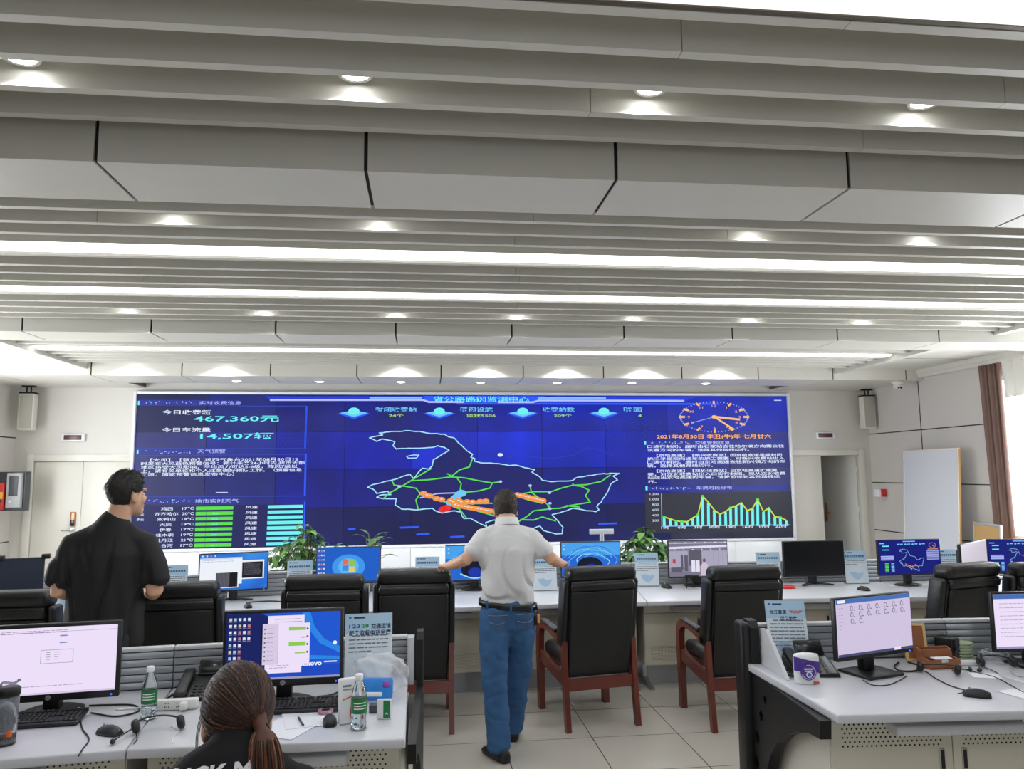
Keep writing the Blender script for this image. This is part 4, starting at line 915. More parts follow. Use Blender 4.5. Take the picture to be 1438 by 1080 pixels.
MB().lathe([(.068, -.045), (.066, -.085), (.045, -.125), (0, -.135)], M_spk, 24).cyl((-.02, -.05, -.11), (-.025, -.062, -.116), .014, M_blackpl, n=12).cyl((.02, -.05, -.11), (.02, -.066, -.116), .014, M_blackpl, n=12).build('camera_ball', t)
# whiteboard and cork board leaning by the right wall
M_wb = pm('whiteboard_surface', (214, 217, 226), .22, var=.015); M_wbf = pm('whiteboard_frame', (222, 220, 210), .4); M_ply = pm('board_edge_tan', (190, 148, 92), .6)
def leaning(name, label, cat, p0, p1, h, lean, th, fm, sm, fw, em_=None):
    a, b = Vector(p0), Vector(p1); d = b-a; rz = math.atan2(d.y, d.x); W = d.length
    t = thing(name, label, cat, (a.x, a.y, 0), rz); M = Matrix.Rotation(-lean, 4, 'X')
    m = MB()
    for x0, x1, z0, z1 in ((0, fw, 0, h), (W-fw, W, 0, h), (fw, W-fw, 0, fw), (fw, W-fw, h-fw, h)): m.rbox(x0, x1, -.006, th, z0, z1, fm, .006, 2, M)
    m.build('frame', t)
    MB().box(fw*.9, W-fw*.9, 0, th*.8, fw*.9, h-fw*.9, sm, M).build('board', t)
    if em_: MB().box(W-.0, W+.004, .004, th, .01, h-.01, em_, M).build('board_edge', t)
    return t
leaning('whiteboard', 'tall blank whiteboard leaning against the right wall', 'whiteboard', (7.60, 11.62), (7.46, 10.14), 2.10, .06, .03, M_wbf, M_wb, .03, M_ply)
M_cork = pm('cork_tan', (196, 158, 104), .85, var=.1, scale=60, bump=.2, bscale=200)
leaning('cork_board', 'tan cork board with grey metal frame behind the whiteboard', 'cork board', (7.60, 10.06), (7.42, 9.32), 1.06, .06, .025, M_greypl, M_cork, .035)
# curtain and sheer valance
def cloth(y0, y1, z0, z1, x, amp, waves, mat, name, label, cat, gather=0, drift=0, th=0, seed=1):
    q = random.Random(seed); nu, nv = waves*10, 14; ph = [q.uniform(-.5, .5) for _ in range(waves+1)]; vs = []; fs = []
    for j in range(nv+1):
        v = j/nv; z = z0+(z1-z0)*v
        for i in range(nu+1):
            u = i/nu; k = u*waves; g = ph[int(k)]*(1-(k % 1))+ph[min(waves, int(k)+1)]*(k % 1)
            y = y0+(y1-y0)*u*(1+gather*(v-1)*-1*0)+drift*(1-v)*(u-.0)
            vs.append((x-amp*(.55+.45*v)*math.sin(2*PI*k+g*2*(1-v))-amp*.3*g, y+amp*.4*math.sin(2*PI*k*.5+g), z))
    for j in range(nv):
        for i in range(nu): a = j*(nu+1)+i; fs.append((a, a+1, a+nu+2, a+nu+1))
    mb = MB(); mb.add(vs, fs, mat, True); o = mb.build(name, None, (x, (y0+y1)/2, z0)); o.modifiers.new('thickness', 'SOLIDIFY').thickness = .004
    return tag(o, label, cat)
M_cur = pm('curtain_brown', (122, 98, 90), .85, var=.1, scale=12)
M_sheer = pm('sheer_white', (232, 230, 224), .9, var=.02, trans=0)
sb = M_sheer.node_tree.nodes['Principled BSDF']; sb.inputs['Alpha'].default_value = .93
cloth(9.42, 9.84, .05, 3.232, XR-.085, .035, 5, M_cur, 'curtain', 'brown curtain gathered beside the bright window', 'curtain', drift=-.08, seed=4)
cloth(5.3, 9.38, 2.74, 3.232, XR-.11, .03, 26, M_sheer, 'sheer_valance', 'short sheer white valance across the top of the window', 'valance', seed=5)

# ================================================================ THINGS ON THE DESKS
ZD = .7412
M_key = pm('key_black', (34, 34, 37), .5, var=.15); M_kb = pm('keyboard_black', (24, 24, 27), .45); M_rub = pm('cable_black', (18, 18, 20), .55); M_cabw = pm('cable_white', (222, 222, 220), .5)
M_paper = pm('paper_white', (228, 230, 236), .7, var=.02)
def keyboard(label, loc, rz, w=.45, d=.155):
    t = thing('keyboard', label, 'keyboard', loc, math.radians(rz), 'keyboards')
    M = Matrix(((1, 0, 0, 0), (0, 1, 0, 0), (0, .09, 1, .009), (0, 0, 0, 1)))
    MB().rbox(-w/2, w/2, -d/2, d/2, 0, .016, M_kb, .005, 2, M).build('base', t)
    k = MB(); st = .0192
    for r in range(6):
        y = -d/2+.014+r*.0205+(.010 if r == 5 else 0); x = -w/2+.012
        while x < w/2-.014:
            if r == 0 and -.12 < x < .0: k.rbox(x, x+.09, y, y+.016, .015, .022, M_key, .002, 1, M); x += .0935; continue
            if .078 < x < .088 or .148 < x < .158: x += .009
            if r in (1, 2) and .085 < x < .145: x += st; continue
            if r == 5 and int(x*100) % 9 == 0: x += .01
            k.rbox(x, x+st*.84, y, y+.016, .015, .022, M_key, .002, 1, M); x += st
    k.build('keys', t); return t
def mouse(label, loc, rz, col=M_kb, cable=None):
    t = thing('mouse', label, 'mouse', loc, math.radians(rz), 'desk mice')
    rings = []
    for i in range(9):
        v = i/8; y = -.056+.112*v; wd = .031*math.sin(PI*(.10+.80*v))**.35; h = .037*math.sin(PI*(.10+.66*v+.08))**.8
        rings.append([(wd*math.cos(a), y, max(.0, h*math.sin(a)) if math.sin(a) > 0 else 0) for a in [2*PI*q/16 for q in range(16)]])
    MB().loft(rings, col).build('shell', t)
    MB().cyl((-.005, .028, .032), (.005, .028, .032), .008, M_greypl, n=12).build('wheel', t)
    if cable: MB().tube(cable, .0022, M_rub, 6).build('cable', t)
    return t
def arc3(pts, n=10):
    """smooth curve through points"""
    P = [Vector(p) for p in pts]; P = [P[0]*2-P[1]]+P+[P[-1]*2-P[-2]]; r = []
    for i in range(1, len(P)-2):
        for k in range(n):
            t = k/n; a, b, c, d = P[i-1:i+3]; r.append(.5*((2*b)+(c-a)*t+(2*a-5*b+4*c-d)*t*t+(3*b-a-3*c+d)*t**3))
    return r+[P[-2]]
def onD(px, py, z=ZD): p = on_z(px, py, z); return Vector((p.x, p.y, z))
def cable(label, pix, r, mat, cat='cable', z=None, name='cable'):
    pts = [onD(x, y, ZD+r+(0 if len(q) < 1 else q[0])) for x, y, *q in pix]
    return tag(MB().tube(arc3(pts, 8), r, mat, 8).build(name, None, pts[0]), label, cat)
keyboard('black keyboard below the blank pink page monitor', (onD(58, 1003).x, 3.615, ZD), 5)
keyboard('black keyboard below the blue desktop monitor, right of ponytailed woman', (onD(418, 986).x-.01, 3.665, ZD), 1)
p = onD(154, 1031); mouse('black and silver mouse right of the shaker bottle', p, 62, pm('mouse_dark', (44, 44, 50), .35))
p = onD(463, 1016); mouse('small black mouse right of the white paper sheet', p, 8)
p = onD(1372, 978); mouse('black mouse with long cable on the right near desk', p, 62, M_kb, [(0, .056, .012), (0, .08, .004)])
p = onD(350, 870); 
for px, py, lab in ((348.5, 853, 'black mouse on the far row under terminal-window monitor'), (1213, 829, 'black mouse on the far row under switched-off monitor'), (936, 825.5, 'black mouse on the far row left of camera-picture monitor')):
    q = onD(px, py); mouse(lab, (q.x, q.y, ZD), 20)
cable('thin black mouse cable winding across right near desk', [(1359, 970), (1338, 964), (1322, 957), (1310, 950), (1302, 944), (1290, 940)], .0028, M_rub)
cable('black cable loop between pink page monitor and water bottle', [(125, 991), (150, 990), (185, 990), (196, 996), (186, 1002), (160, 1006), (128, 1001)], .004, M_rub)
cable('thin black cable hanging over the edge of near left desk', [(113, 1012), (116, 1024), (125, 1038), (116, 1052), (110, 1062)], .003, M_rub)
cable('thin white charging cable beside power strip', [(240, 1020), (250, 1026), (243, 1036), (242, 1044)], .0025, M_cabw)
cable('black power cable at right of the blue desktop monitor base', [(450, 978), (464, 976), (478, 970), (486, 961)], .0045, M_rub)
cable('black cables coiled behind the ring gauge monitor', [(1262, 930), (1256, 936), (1264, 942), (1285, 942), (1296, 936), (1275, 930)], .0045, M_rub)
cable('short thin cable in front of ring gauge monitor base', [(1212, 955), (1226, 962), (1246, 962), (1262, 956), (1274, 949)], .0025, M_rub)
cable('grey cable looping by the picture edge on right desk', [(1437, 950), (1428, 949), (1421, 944), (1418, 938)], .004, pm('cable_grey', (176, 178, 180), .5))
cable('thin black headset cable running to right edge', [(1346, 938), (1370, 944), (1400, 952), (1437, 972)], .0025, M_rub)
cable('black cable on far row beside the terminal-window monitor', [(346, 846), (360, 845), (380, 844), (398, 845)], .005, M_rub)
# telephones
M_phone = pm('phone_black', (26, 26, 29), .4, var=.1); M_lcd = pm('phone_lcd', (30, 34, 36), .2); M_strip2 = pm('phone_label_grey', (120, 124, 128), .5)
def phone(label, loc, rz):
    t = thing('desk_phone', label, 'telephone', loc, math.radians(rz), 'desk phones')
    M = Matrix(((1, 0, 0, 0), (0, 1, 0, 0), (0, .30, 1, .035), (0, 0, 0, 1)))
    MB().prism([(-.10, 0), (.10, 0), (.10, .06), (-.10, .012)], -.105, .125, M_phone, Matrix(((0, 0, 1, 0), (1, 0, 0, 0), (0, 1, 0, 0), (0, 0, 0, 1)))).rbox(-.105, .125, -.10, .10, .0, .012, M_phone, .004, 2, M).build('base', t)
    h = MB(); h.rbox(-.10, -.05, -.105, .105, .022, .042, M_phone, .010, 3, M).rbox(-.102, -.048, -.108, -.055, .012, .036, M_phone, .01, 3, M).rbox(-.102, -.048, .055, .108, .012, .036, M_phone, .01, 3, M); h.build('handset', t)
    M3 = Matrix.Translation((0, .085, .075)) @ Matrix.Rotation(math.radians(55), 4, 'X')
    l = MB(); l.rbox(-.035, .115, -.005, .075, -.012, .008, M_phone, .006, 2, M3).rbox(-.025, .105, .005, .065, .008, .010, M_lcd, .001, 1, M3); l.build('display', t)
    k = MB()
    for r in range(4):
        for c in range(3): k.rbox(-.03+c*.024, -.012+c*.024, -.085+r*.024, -.070+r*.024, .012, .017, M_strip2 if False else M_key, .002, 1, M)
    for r in range(6): k.rbox(.062, .072, -.085+r*.024, -.073+r*.024, .012, .016, M_key, .002, 1, M)
    k.rbox(.082, .112, -.09, .06, .012, .0135, M_strip2, .001, 1, M); k.build('buttons', t)
    MB().tube([(-.075+.022*math.cos(i*.9), -.115-.05*math.sin(PI*i/60)+.006*math.sin(i*.9), .016+.008*math.sin(i*.9)) for i in range(0, 60)] if False else arc3([(-.075, -.10, .02), (-.10, -.13, .012), (-.135, -.10, .012), (-.13, -.03, .012), (-.108, .0, .02)], 8), .006, M_rub, 8).build('cord', t)
    return t
p = onD(281, 979); phone('black desk phone behind the ponytailed woman head', (p.x-.005, 3.95, ZD), 3)
p = onD(1140, 950); phone('black desk phone beside the purple tissue pack', (2.0, 3.925, ZD), -8)
# headsets
def headset(label, loc, rz, s=1.0):
    t = thing('headset', label, 'headset', loc, math.radians(rz), 'call headsets')
    MB().tube(arc3([(-.085, 0, .03), (-.07, .02, .05), (0, .035, .055), (.07, .02, .045), (.085, 0, .028)], 8), .0055, M_phone, 8, flat=.6).build('headband', t)
    for x in (-.085, .085):
        e = MB(); e.lathe([(0, -.014), (.022, -.014), (.028, -.006), (.028, .006), (.020, .013), (0, .013)], M_phone, 20, Matrix.Translation((x, 0, .031)) @ Matrix.Rotation(PI/2*.85, 4, 'Y')); e.build('ear_cup', t)
    b = MB().tube(arc3([(-.09, -.01, .03), (-.12, -.05, .022), (-.15, -.10, .014)], 6), .003, M_phone, 6).build('microphone_boom', t)
    m = MB().lathe([(0, -.014), (.008, -.012), (.011, 0), (.008, .012), (0, .014)], M_phone, 14, Matrix.Translation((-.153, -.105, .0125)) @ Matrix.Rotation(1.2, 4, 'X')); m.build('foam_tip', b)
    MB().tube(arc3([(-.08, -.02, .008), (-.07, -.08, .004), (-.075, -.13, .004)], 6), .0022, M_rub, 6).build('cord', t)
    return t
p = onD(220, 1030); headset('black call headset lying left of ponytailed woman', (p.x, p.y+.02, ZD+.0), 12)
p = onD(1305, 938); headset('black headset in front of the wooden organiser', (p.x-.03, p.y-.12, ZD), 150)
p = onD(1385, 934); headset('black headset beside the coiled white cables', (p.x+.02, p.y-.055, ZD), -8)
# bottles
M_pet = pm('clear_plastic', (244, 250, 250), .05, trans=1, spec=.5, var=0); M_water = pm('water', (240, 250, 255), .0, trans=1, spec=.5, var=0); M_gl2 = pm('label_green', (20, 120, 62), .4, var=.08); M_capw = pm('cap_white', (236, 238, 240), .35)
def bottle(label, loc, fill):
    t = thing('water_bottle', label, 'bottle', loc, 0, 'green label water bottles')
    prof = [(0, .004), (.024, .0), (.031, .006), (.032, .03), (.0305, .04), (.032, .05), (.032, .13), (.030, .145), (.022, .175), (.0145, .193), (.0135, .205)]
    MB().lathe(prof, M_pet, 28).build('body', t)
    MB().lathe([(0, .0045), (.028, .0075), (.0305, .03), (.029, .04), (.0305, .05), (.0305, min(fill, .13)), (0, min(fill, .13))], M_water, 28).build('water', t)
    lb = MB().lathe([(.0326, .068), (.0328, .07), (.0328, .122), (.0326, .124)], M_gl2, 32); P = None
    for a, hh in ((-1.35, .011), (-1.9, .008), (-.8, .008)):
        for k in range(3):
            z = .086+k*.011; c = Vector((math.cos(a), math.sin(a), 0)); u = Vector((-c.y, c.x, 0)); o_ = c*.0331
            lb.add([o_-u*hh+Vector((0, 0, z)), o_+u*hh+Vector((0, 0, z)), o_+u*hh+Vector((0, 0, z+.004)), o_-u*hh+Vector((0, 0, z+.004))], [(0, 1, 2, 3)], M_capw)
    lb.build('label', t)
    MB().lathe([(.0155, .198), (.016, .2), (.016, .218), (.014, .221), (0, .222)], M_capw, 24).build('cap', t)
    return t
p = onD(206.5, 1011); bottle('clear water bottle with green label beside the power strip', (p.x, p.y+.015, ZD), .055)
p = onD(503, 1026); bottle('half full green label water bottle beside strawberry packet', (p.x, p.y+.02, ZD), .075)
# shaker bottle, left edge
M_smoke = pm('smoky_plastic', (176, 182, 190), .12, trans=.75, var=.05); M_orange = pm('orange_mark', (226, 96, 30), .5)
p = onD(2, 1049); t = thing('shaker_bottle', 'tall smoky shaker bottle with black lid at left edge', 'bottle', (p.x-.005, p.y+.03, ZD))
MB().lathe([(0, 0), (.037, 0), (.039, .01), (.039, .05), (.041, .055), (.043, .19)], M_smoke, 28).build('cup', t)
MB().lathe([(0, .001), (.0385, .001), (.0395, .045), (0, .045)], pm('drink_dark', (50, 42, 36), .3), 24).rbox(.02, .036, -.034, -.018, .035, .06, M_orange, .003).build('dark_base', t)
MB().lathe([(.045, .188), (.046, .19), (.046, .212), (.040, .218), (0, .218)], M_blackpl, 28).build('lid', t)
MB().tube(arc3([(-.03, 0, .215), (-.02, 0, .235), (.02, 0, .232), (.042, .0, .245)], 6), .009, M_smoke, 8, flat=.6).build('spout_flap', t)
# power strip
p = onD(244, 996); t = thing('power_strip', 'white power strip with sockets beside the desk phone', 'power strip', (p.x, p.y+.0, ZD), .02)
ps = MB().rbox(-.125, .105, -.018, .018, 0, .045, M_whitepl, .006, 2); P = Pic(ps, (0, -.0181, 0), (1, 0, 0), (0, 0, 1), .0006)
for k in range(3):
    x = -.075+k*.05
    for dx in (-.008, .008): P.rect(x+dx-.0022, .012, x+dx+.0022, .018, M_hole, 1)
    P.rect(x-.002, .013, x+.002, .019, M_hole, 1)
    for dx in (-.006, .006): P.rect(x+dx-.003, .028, x+dx+.003, .032, M_strip2, 1)
ps.build('body', t); MB().rbox(.035, .068, -.052, -.019, .006, .038, M_whitepl, .006, 2).build('plug', t)
MB().tube(arc3([(-.12, 0, .02), (-.17, .02, .006), (-.21, .03, .004), (-.235, .02, .004), (-.26, .03, .004)], 6), .004, M_cabw, 8).build('cord', t)
# sheet of paper with pen, tape, packets, bag
t = tag(MB().box(-.105, .105, -.13, .13, 0, .0016, M_paper).build('paper_sheet'), 'white paper sheet lying right of ponytailed woman', 'paper'); q = onD(405, 1021); t.location = (q.x, q.y, ZD); t.rotation_euler = (0, 0, -.45)
t = tag(MB().box(-.10, .09, -.12, .10, 0, .0012, M_paper).build('paper_sheet'), 'crumpled white paper under the pen, left of small mouse', 'paper'); q = onD(424, 1012); t.location = (q.x+.02, q.y+.02, ZD+.002); t.rotation_euler = (0, 0, .25)
q = onD(422, 1015); t = thing('pen', 'dark pen lying on the white paper', 'pen', (q.x, q.y, ZD+.0075), 1.9)
MB().cyl((-.06, 0, 0), (.05, 0, 0), .0045, M_darkpl, n=12).build('barrel', t); MB().cyl((.05, 0, 0), (.064, 0, 0), .0045, M_steel, .001, 12).build('tip', t); MB().rbox(-.058, -.02, -.0015, .0015, .005, .0075, M_steel, .001).build('clip', t)
M_tape = pm('tape_pink', (170, 130, 140), .35, var=.2); q = onD(457, 1002)
tag(MB().lathe([(.020, 0), (.034, 0), (.034, .018), (.020, .018), (.020, 0)], M_tape, 28).build('tape_roll', None), 'roll of pinkish adhesive tape in front of keyboard', 'tape').location = (q.x, q.y, ZD)
for px, py, w_, d_, rz, lab in ((1383, 949, .13, .10, -.35, 'small white note in middle of right near desk'), (1432, 974, .13, .13, .25, 'white note at the right picture edge')):
    q = onD(px, py); t = tag(MB().box(-w_/2, w_/2, -d_/2, d_/2, 0, .0015, M_paper).build('paper_note'), lab, 'paper'); t.location = (q.x, q.y, ZD); t.rotation_euler = (0, 0, rz)
M_packw = pm('packet_white', (226, 228, 230), .3, var=.04, bump=.2, bscale=40); M_str = pm('strawberry_red', (206, 60, 50), .4, var=.2, scale=60); M_leafg = pm('print_green', (60, 130, 60), .5)
q = onD(488, 1020); t = thing('snack_packet', 'white strawberry packet standing left of water bottle', 'packet', (q.x, q.y+.035, ZD), .35); M = Matrix.Rotation(-.12, 4, 'X')
pk = MB().rbox(-.042, .042, -.012, .012, 0, .185, M_packw, .010, 3, M); P = Pic(pk, (0, -.0125, 0), (1, 0, 0), M @ Vector((0, 0, 1)), .0008)
P.disc(.015, .045, .013, M_str, 2, .02); P.poly([(.005, .064), (.015, .074), (.025, .064), (.015, .060)], M_leafg, 3); P.line([(-.025, .10), (.03, .115)], .004, M_str, 2); P.rect(-.025, .15, .012, .158, M_inkg, 2); P.rect(-.025, .138, .02, .142, M_inkg, 2)
pk.build('pouch', t)
q = onD(540, 1012); t = thing('snack_sachet', 'upright clear sachet with green stripe near desk corner', 'packet', (q.x, q.y+.02, ZD), -.1)
sc_ = MB().rbox(-.034, .030, -.006, .006, 0, .085, M_packw, .005, 3); P = Pic(sc_, (0, -.0062, 0), (1, 0, 0), (0, 0, 1), .0008); P.rect(-.006, .006, .022, .078, M_gl2, 1); P.poly([(.0, .02), (.008, .03), (.016, .02), (.008, .024)], M_capw, 2); sc_.build('pouch', t)
q = onD(521, 1003); tag(MB().rbox(-.022, .022, -.02, .02, 0, .035, pm('box_dark_grey', (66, 62, 70), .5), .004).build('small_box'), 'small dark grey box behind the water bottle', 'box').location = (q.x+.012, q.y+.03, ZD)
# carrier bag with a blue pack inside
M_bag = pm('thin_bag', (236, 238, 242), .35, trans=.0, var=.03, bump=.5, bscale=30); M_bag.node_tree.nodes['Principled BSDF'].inputs['Alpha'].default_value = .38
M_bluepk = pm('pack_blue', (40, 130, 214), .3, var=.25, scale=20); q = onD(525, 985); bx, by = q.x+.01, q.y-.02
t = thing('wet_wipe_pack', 'bright blue soft pack leaning on the clear carrier bag', 'pack', (bx, by-.02, ZD-.006), -.15); M = Matrix.Rotation(-.35, 4, 'X')
MB().rbox(-.085, .075, -.015, .02, .02, .12, M_bluepk, .014, 4, M).build('pack', t); w2 = MB().rbox(-.06, .03, -.0185, -.01, .035, .055, M_packw, .003, 1, M).rbox(.03, .065, -.0185, -.01, .075, .105, pm('print_purple', (130, 80, 170), .4), .003, 1, M); w2.build('print', t)
def crumple(name, label, cat, loc, sx, sy, sz, mat, seed, amp=.22):
    b = bmesh.new(); bmesh.ops.create_icosphere(b, subdivisions=4, radius=1); q = random.Random(seed)
    ds = [(Vector((q.gauss(0, 1), q.gauss(0, 1), q.gauss(0, 1))).normalized(), q.uniform(3, 9), q.uniform(0, 6)) for _ in range(9)]
    for v in b.verts:
        n = v.co.normalized(); k = 1+amp*sum(abs(math.sin(n.dot(d)*f+p))-.5 for d, f, p in ds)/3.2
        v.co = Vector((n.x*sx*k, n.y*sy*k, max(-.92, n.z)*sz*k))
    mz = min(v.co.z for v in b.verts)
    for v in b.verts: v.co.z -= mz
    b.verts.index_update(); m = MB().add([v.co.copy() for v in b.verts], [[v.index for v in f.verts] for f in b.faces], mat, True); b.free()
    o = m.build(name); o.location = loc; return tag(o, label, cat)
crumple('carrier_bag', 'crumpled clear carrier bag below the 12328 placard', 'bag', (bx+.01, by+.105, ZD), .115, .05, .085, M_bag, 3, .3)
# right near desk
M_pur = pm('pack_purple', (74, 48, 140), .35, var=.2, scale=25); M_lil = pm('pack_lilac', (196, 176, 222), .4)
q = onD(1133, 961); t = thing('tissue_pack', 'white and purple tissue pack standing beside the desk phone', 'tissue pack', (q.x+.012, q.y+.02, ZD), -.12)
MB().lathe([(0, 0), (.058, .0), (.062, .008), (.064, .125), (.058, .140), (.03, .145), (0, .145)], M_packw, 36, None, 1, .52).build('wrapper', t)
pp = MB(); n = 18
for k in range(n):
    a0, a1 = [PI+PI*(.06+.88*(k+i)/n) for i in (0, 1)]
    pt = lambda a, z: (.0652*math.cos(a), .0652*.52*math.sin(a)-.0008, z)
    zt = lambda a: .118-.014*math.cos(a); zb = lambda a: .118-.045-.035*abs(math.cos(a-.3))*(1 if math.cos(a) > 0 else .3)
    pp.add([pt(a0, zb(a0)), pt(a1, zb(a1)), pt(a1, zt(a1)), pt(a0, zt(a0))], [(0, 1, 2, 3)], M_pur, True)
P = Pic(pp, (-.004, -.0385, .062), (1, 0, 0), (0, 0, 1), .0008); P.disc(0, 0, .040, M_pur, 0); P.line([(.033*math.cos(a*.2), .033*math.sin(a*.2)) for a in range(-14, 10)], .005, M_lil, 2); P.disc(.002, -.012, .015, M_packw, 3); P.disc(.002, -.012, .010, pm('emblem_blue', (70, 90, 190), .4), 4); P.rect(-.022, .012, .022, .018, M_packw, 3); P.rect(-.018, .002, .018, .008, M_packw, 3); P.rect(.02, -.056, .05, -.044, M_inkred, 3)
pp.build('printed_front', t)
M_bam = pm('bamboo_brown', (150, 92, 58), .45, var=.2, scale=8, stretch=(1, 6, 6)); q = onD(1307, 933)
t = thing('desk_organiser', 'small stepped wooden organiser on right near desk', 'organiser', (q.x+.012, q.y-.055, ZD), .05)
o_ = MB(); th = .007
o_.prism([(-.045, 0), (.055, 0), (.055, .095), (.02, .085), (.012, .05), (-.045, .045)], -.092, -.085, M_bam, Matrix(((0, 0, 1, 0), (1, 0, 0, 0), (0, 1, 0, 0), (0, 0, 0, 1)))); o_.prism([(-.045, 0), (.055, 0), (.055, .095), (.02, .085), (.012, .05), (-.045, .045)], .085, .092, M_bam, Matrix(((0, 0, 1, 0), (1, 0, 0, 0), (0, 1, 0, 0), (0, 0, 0, 1))))
for y, hh in ((-.045, .045), (.012, .088), (.05, .095)): o_.box(-.085, .085, y, y+th, 0, hh, M_bam)
o_.box(-.085, .085, -.045, .05, 0, .006, M_bam).rbox(-.02, .02, -.0455, -.04, .030, .046, M_cabedge, .002); o_.build('box', t)
tag(MB().rbox(-.05, .05, -.022, .022, 0, .006, M_paper, .001).build('note_pad'), 'small white note pad lying in the wooden organiser', 'note pad').location = (q.x+.012, q.y-.073, ZD+.0465)
q = onD(1340, 930); t = thing('desk_speaker', 'small black desk speaker behind wooden organiser', 'speaker', (q.x+.004, q.y+.055, ZD), .5)
MB().rbox(-.045, .045, -.05, .05, 0, .125, M_blackpl, .008, 2).build('cabinet', t)
for z, r in ((.092, .022), (.04, .027)):
    MB().lathe([(r, 0), (r*1.15, .003), (r*1.1, .006), (r*.8, .002), (r*.3, -.002), (0, .002)], M_darkpl, 24, Matrix.Translation((0, -.0505, z)) @ Matrix.Rotation(PI/2, 4, 'X')).build('driver', t)
q = onD(1352, 927); M_gcard = pm('card_pale_green', (166, 178, 150), .55, var=.1)
for k in range(6):
    o = tag(MB().lathe([(0, 0), (.048, 0), (.054, .012), (.054, .0155), (0, .0155)], M_gcard, 28).build('paper_bowl'), 'pale green round tub, %s in the stack beside the desk speaker' % ('bottom one', 'second from bottom', 'third from bottom', 'fourth from bottom', 'fifth from bottom', 'topmost')[k], 'tub', 'pale green stacked tubs'); o.location = (q.x+.012, q.y+.015, ZD+k*.0162); 
q = onD(1352, 930); t = tag(MB().rbox(-.055, .055, -.02, .02, 0, .022, M_packw, .003).build('card_box'), 'flat white card box in front of green tubs', 'box'); t.location = (q.x-.01, q.y-.055, ZD); t.rotation_euler = (0, 0, -.15)
q = onD(1388, 917); co = []
for k in range(70): a = k*.45; r = .062+.010*math.sin(k*.7); co.append((r*1.25*math.cos(a), r*.8*math.sin(a), .006+.0009*k*.7+.004*math.sin(k*1.7)))
tag(MB().tube(co, .0035, pm('cable_lightgrey', (186, 190, 194), .5), 6).build('cable_coil', None), 'coil of light grey cable left of pale form monitor', 'cable').location = (3.12, 4.0, ZD+.010)
M_pine = pm('pine_frame', (214, 186, 130), .55, var=.1, scale=10, stretch=(1, 1, .3)); 
t = thing('picture_easel', 'small pale wooden frame behind the ring gauge monitor', 'frame', (2.70, 4.05, ZD+.003), -.2); M = Matrix.Rotation(-.18, 4, 'X')
e_ = MB()
for x0, x1, z0, z1 in ((-.06, -.046, 0, .2), (.046, .06, 0, .2), (-.046, .046, 0, .014), (-.046, .046, .186, .2)): e_.box(x0, x1, 0, .012, z0, z1, M_pine, M)
e_.build('frame', t); MB().box(-.046, .046, .004, .008, .014, .186, M_bam, M).build('picture', t)
# far row bits
q = onD(958, 822); t = thing('webcam_stand', 'small black camera on stand in front of camera-picture monitor', 'camera', (q.x, 6.78, ZD+.007))
MB().tube([(-.035, 0, 0), (-.02, .02, .09)], .006, M_blackpl, 8).tube([(.035, 0, 0), (.02, .02, .09)], .006, M_blackpl, 8).rbox(-.035, .035, -.01, .01, .03, .04, M_blackpl, .003).build('stand', t); MB().rbox(-.045, .08, -.02, .02, .09, .115, M_blackpl, .01, 2).build('camera_body', t)
q = onD(1107, 826); tag(MB().lathe([(0, 0), (.06, 0), (.062, .01), (.05, .022), (.02, .03), (0, .03)], M_red, 24, None, 1.1, .8).build('red_pouch', None), 'small red object on the far row left of switched-off monitor', 'pouch').location = (q.x, q.y, ZD)
q = onD(840, 812); t = thing('name_plate', 'pale name plate standing behind water wallpaper monitor', 'sign', (on_y(845, 757, 7.45).x, 7.45, 0), 0)
MB().rbox(-.12, .12, -.01, .01, 1.185, 1.235, M_card, .003).build('plate', t); MB().rbox(-.02, .02, -.012, .012, 0.05, 1.2, M_steel, .004).rbox(-.15, .15, -.1, .1, 0, .05, M_steel, .01).build('stand', t)
# ================================================================ PEOPLE
from mathutils import noise as _noise
from mathutils.bvhtree import BVHTree
M_skin = pm('skin', (206, 160, 132), .5, var=.06, scale=20)
M_hair = pm('hair_black', (26, 22, 21), .5, var=.4, scale=30, bump=.5, bscale=140, stretch=(3, 3, .6))
M_hairb = pm('hair_dark_brown', (44, 34, 29), .5, var=.5, scale=40, bump=.5, bscale=140, stretch=(3, 3, .6))
M_eye = pm('eye_white', (226, 222, 216), .2); M_iris = pm('eye_dark', (30, 20, 16), .2)
V = Vector
def tubeE(mb, pts, rad, side=(1, 0, 0), n=22, mat=M_skin):
    pts = [V(p) for p in pts]; k = len(pts); rings = []
    side = V(side)
    def ring(c, d, rx, ry):
        x = side-d*side.dot(d); x = x.normalized() if x.length > 1e-4 else frame_z(d)[0]; y = d.cross(x)
        return [c+x*(rx*math.cos(2*PI*j/n))+y*(ry*math.sin(2*PI*j/n)) for j in range(n)]
    for i, p in enumerate(pts):
        d = (pts[min(i+1, k-1)]-pts[max(0, i-1)]).normalized(); r = rad[i]; rx, ry = r if isinstance(r, tuple) else (r, r)
        if i == 0:
            for q, s in ((.85, .35), (.6, .75)): rings.append(ring(p-d*min(rx, ry)*q*.6, d, rx*s, ry*s))
        rings.append(ring(p, d, rx, ry))
        if i == k-1:
            for q, s in ((.6, .75), (.85, .35)): rings.append(ring(p+d*min(rx, ry)*q*.6, d, rx*s, ry*s))
    mb.loft(rings, mat)
def ell(mb, c, r, M=None, mat=M_skin, sub=3):
    b = bmesh.new(); bmesh.ops.create_icosphere(b, subdivisions=sub, radius=1); T = Matrix.Translation(c) @ Matrix.Diagonal((r[0], r[1], r[2], 1))
    b.verts.index_update(); mb.add([T @ v.co for v in b.verts], [[v.index for v in f.verts] for f in b.faces], mat, True, M); b.free()
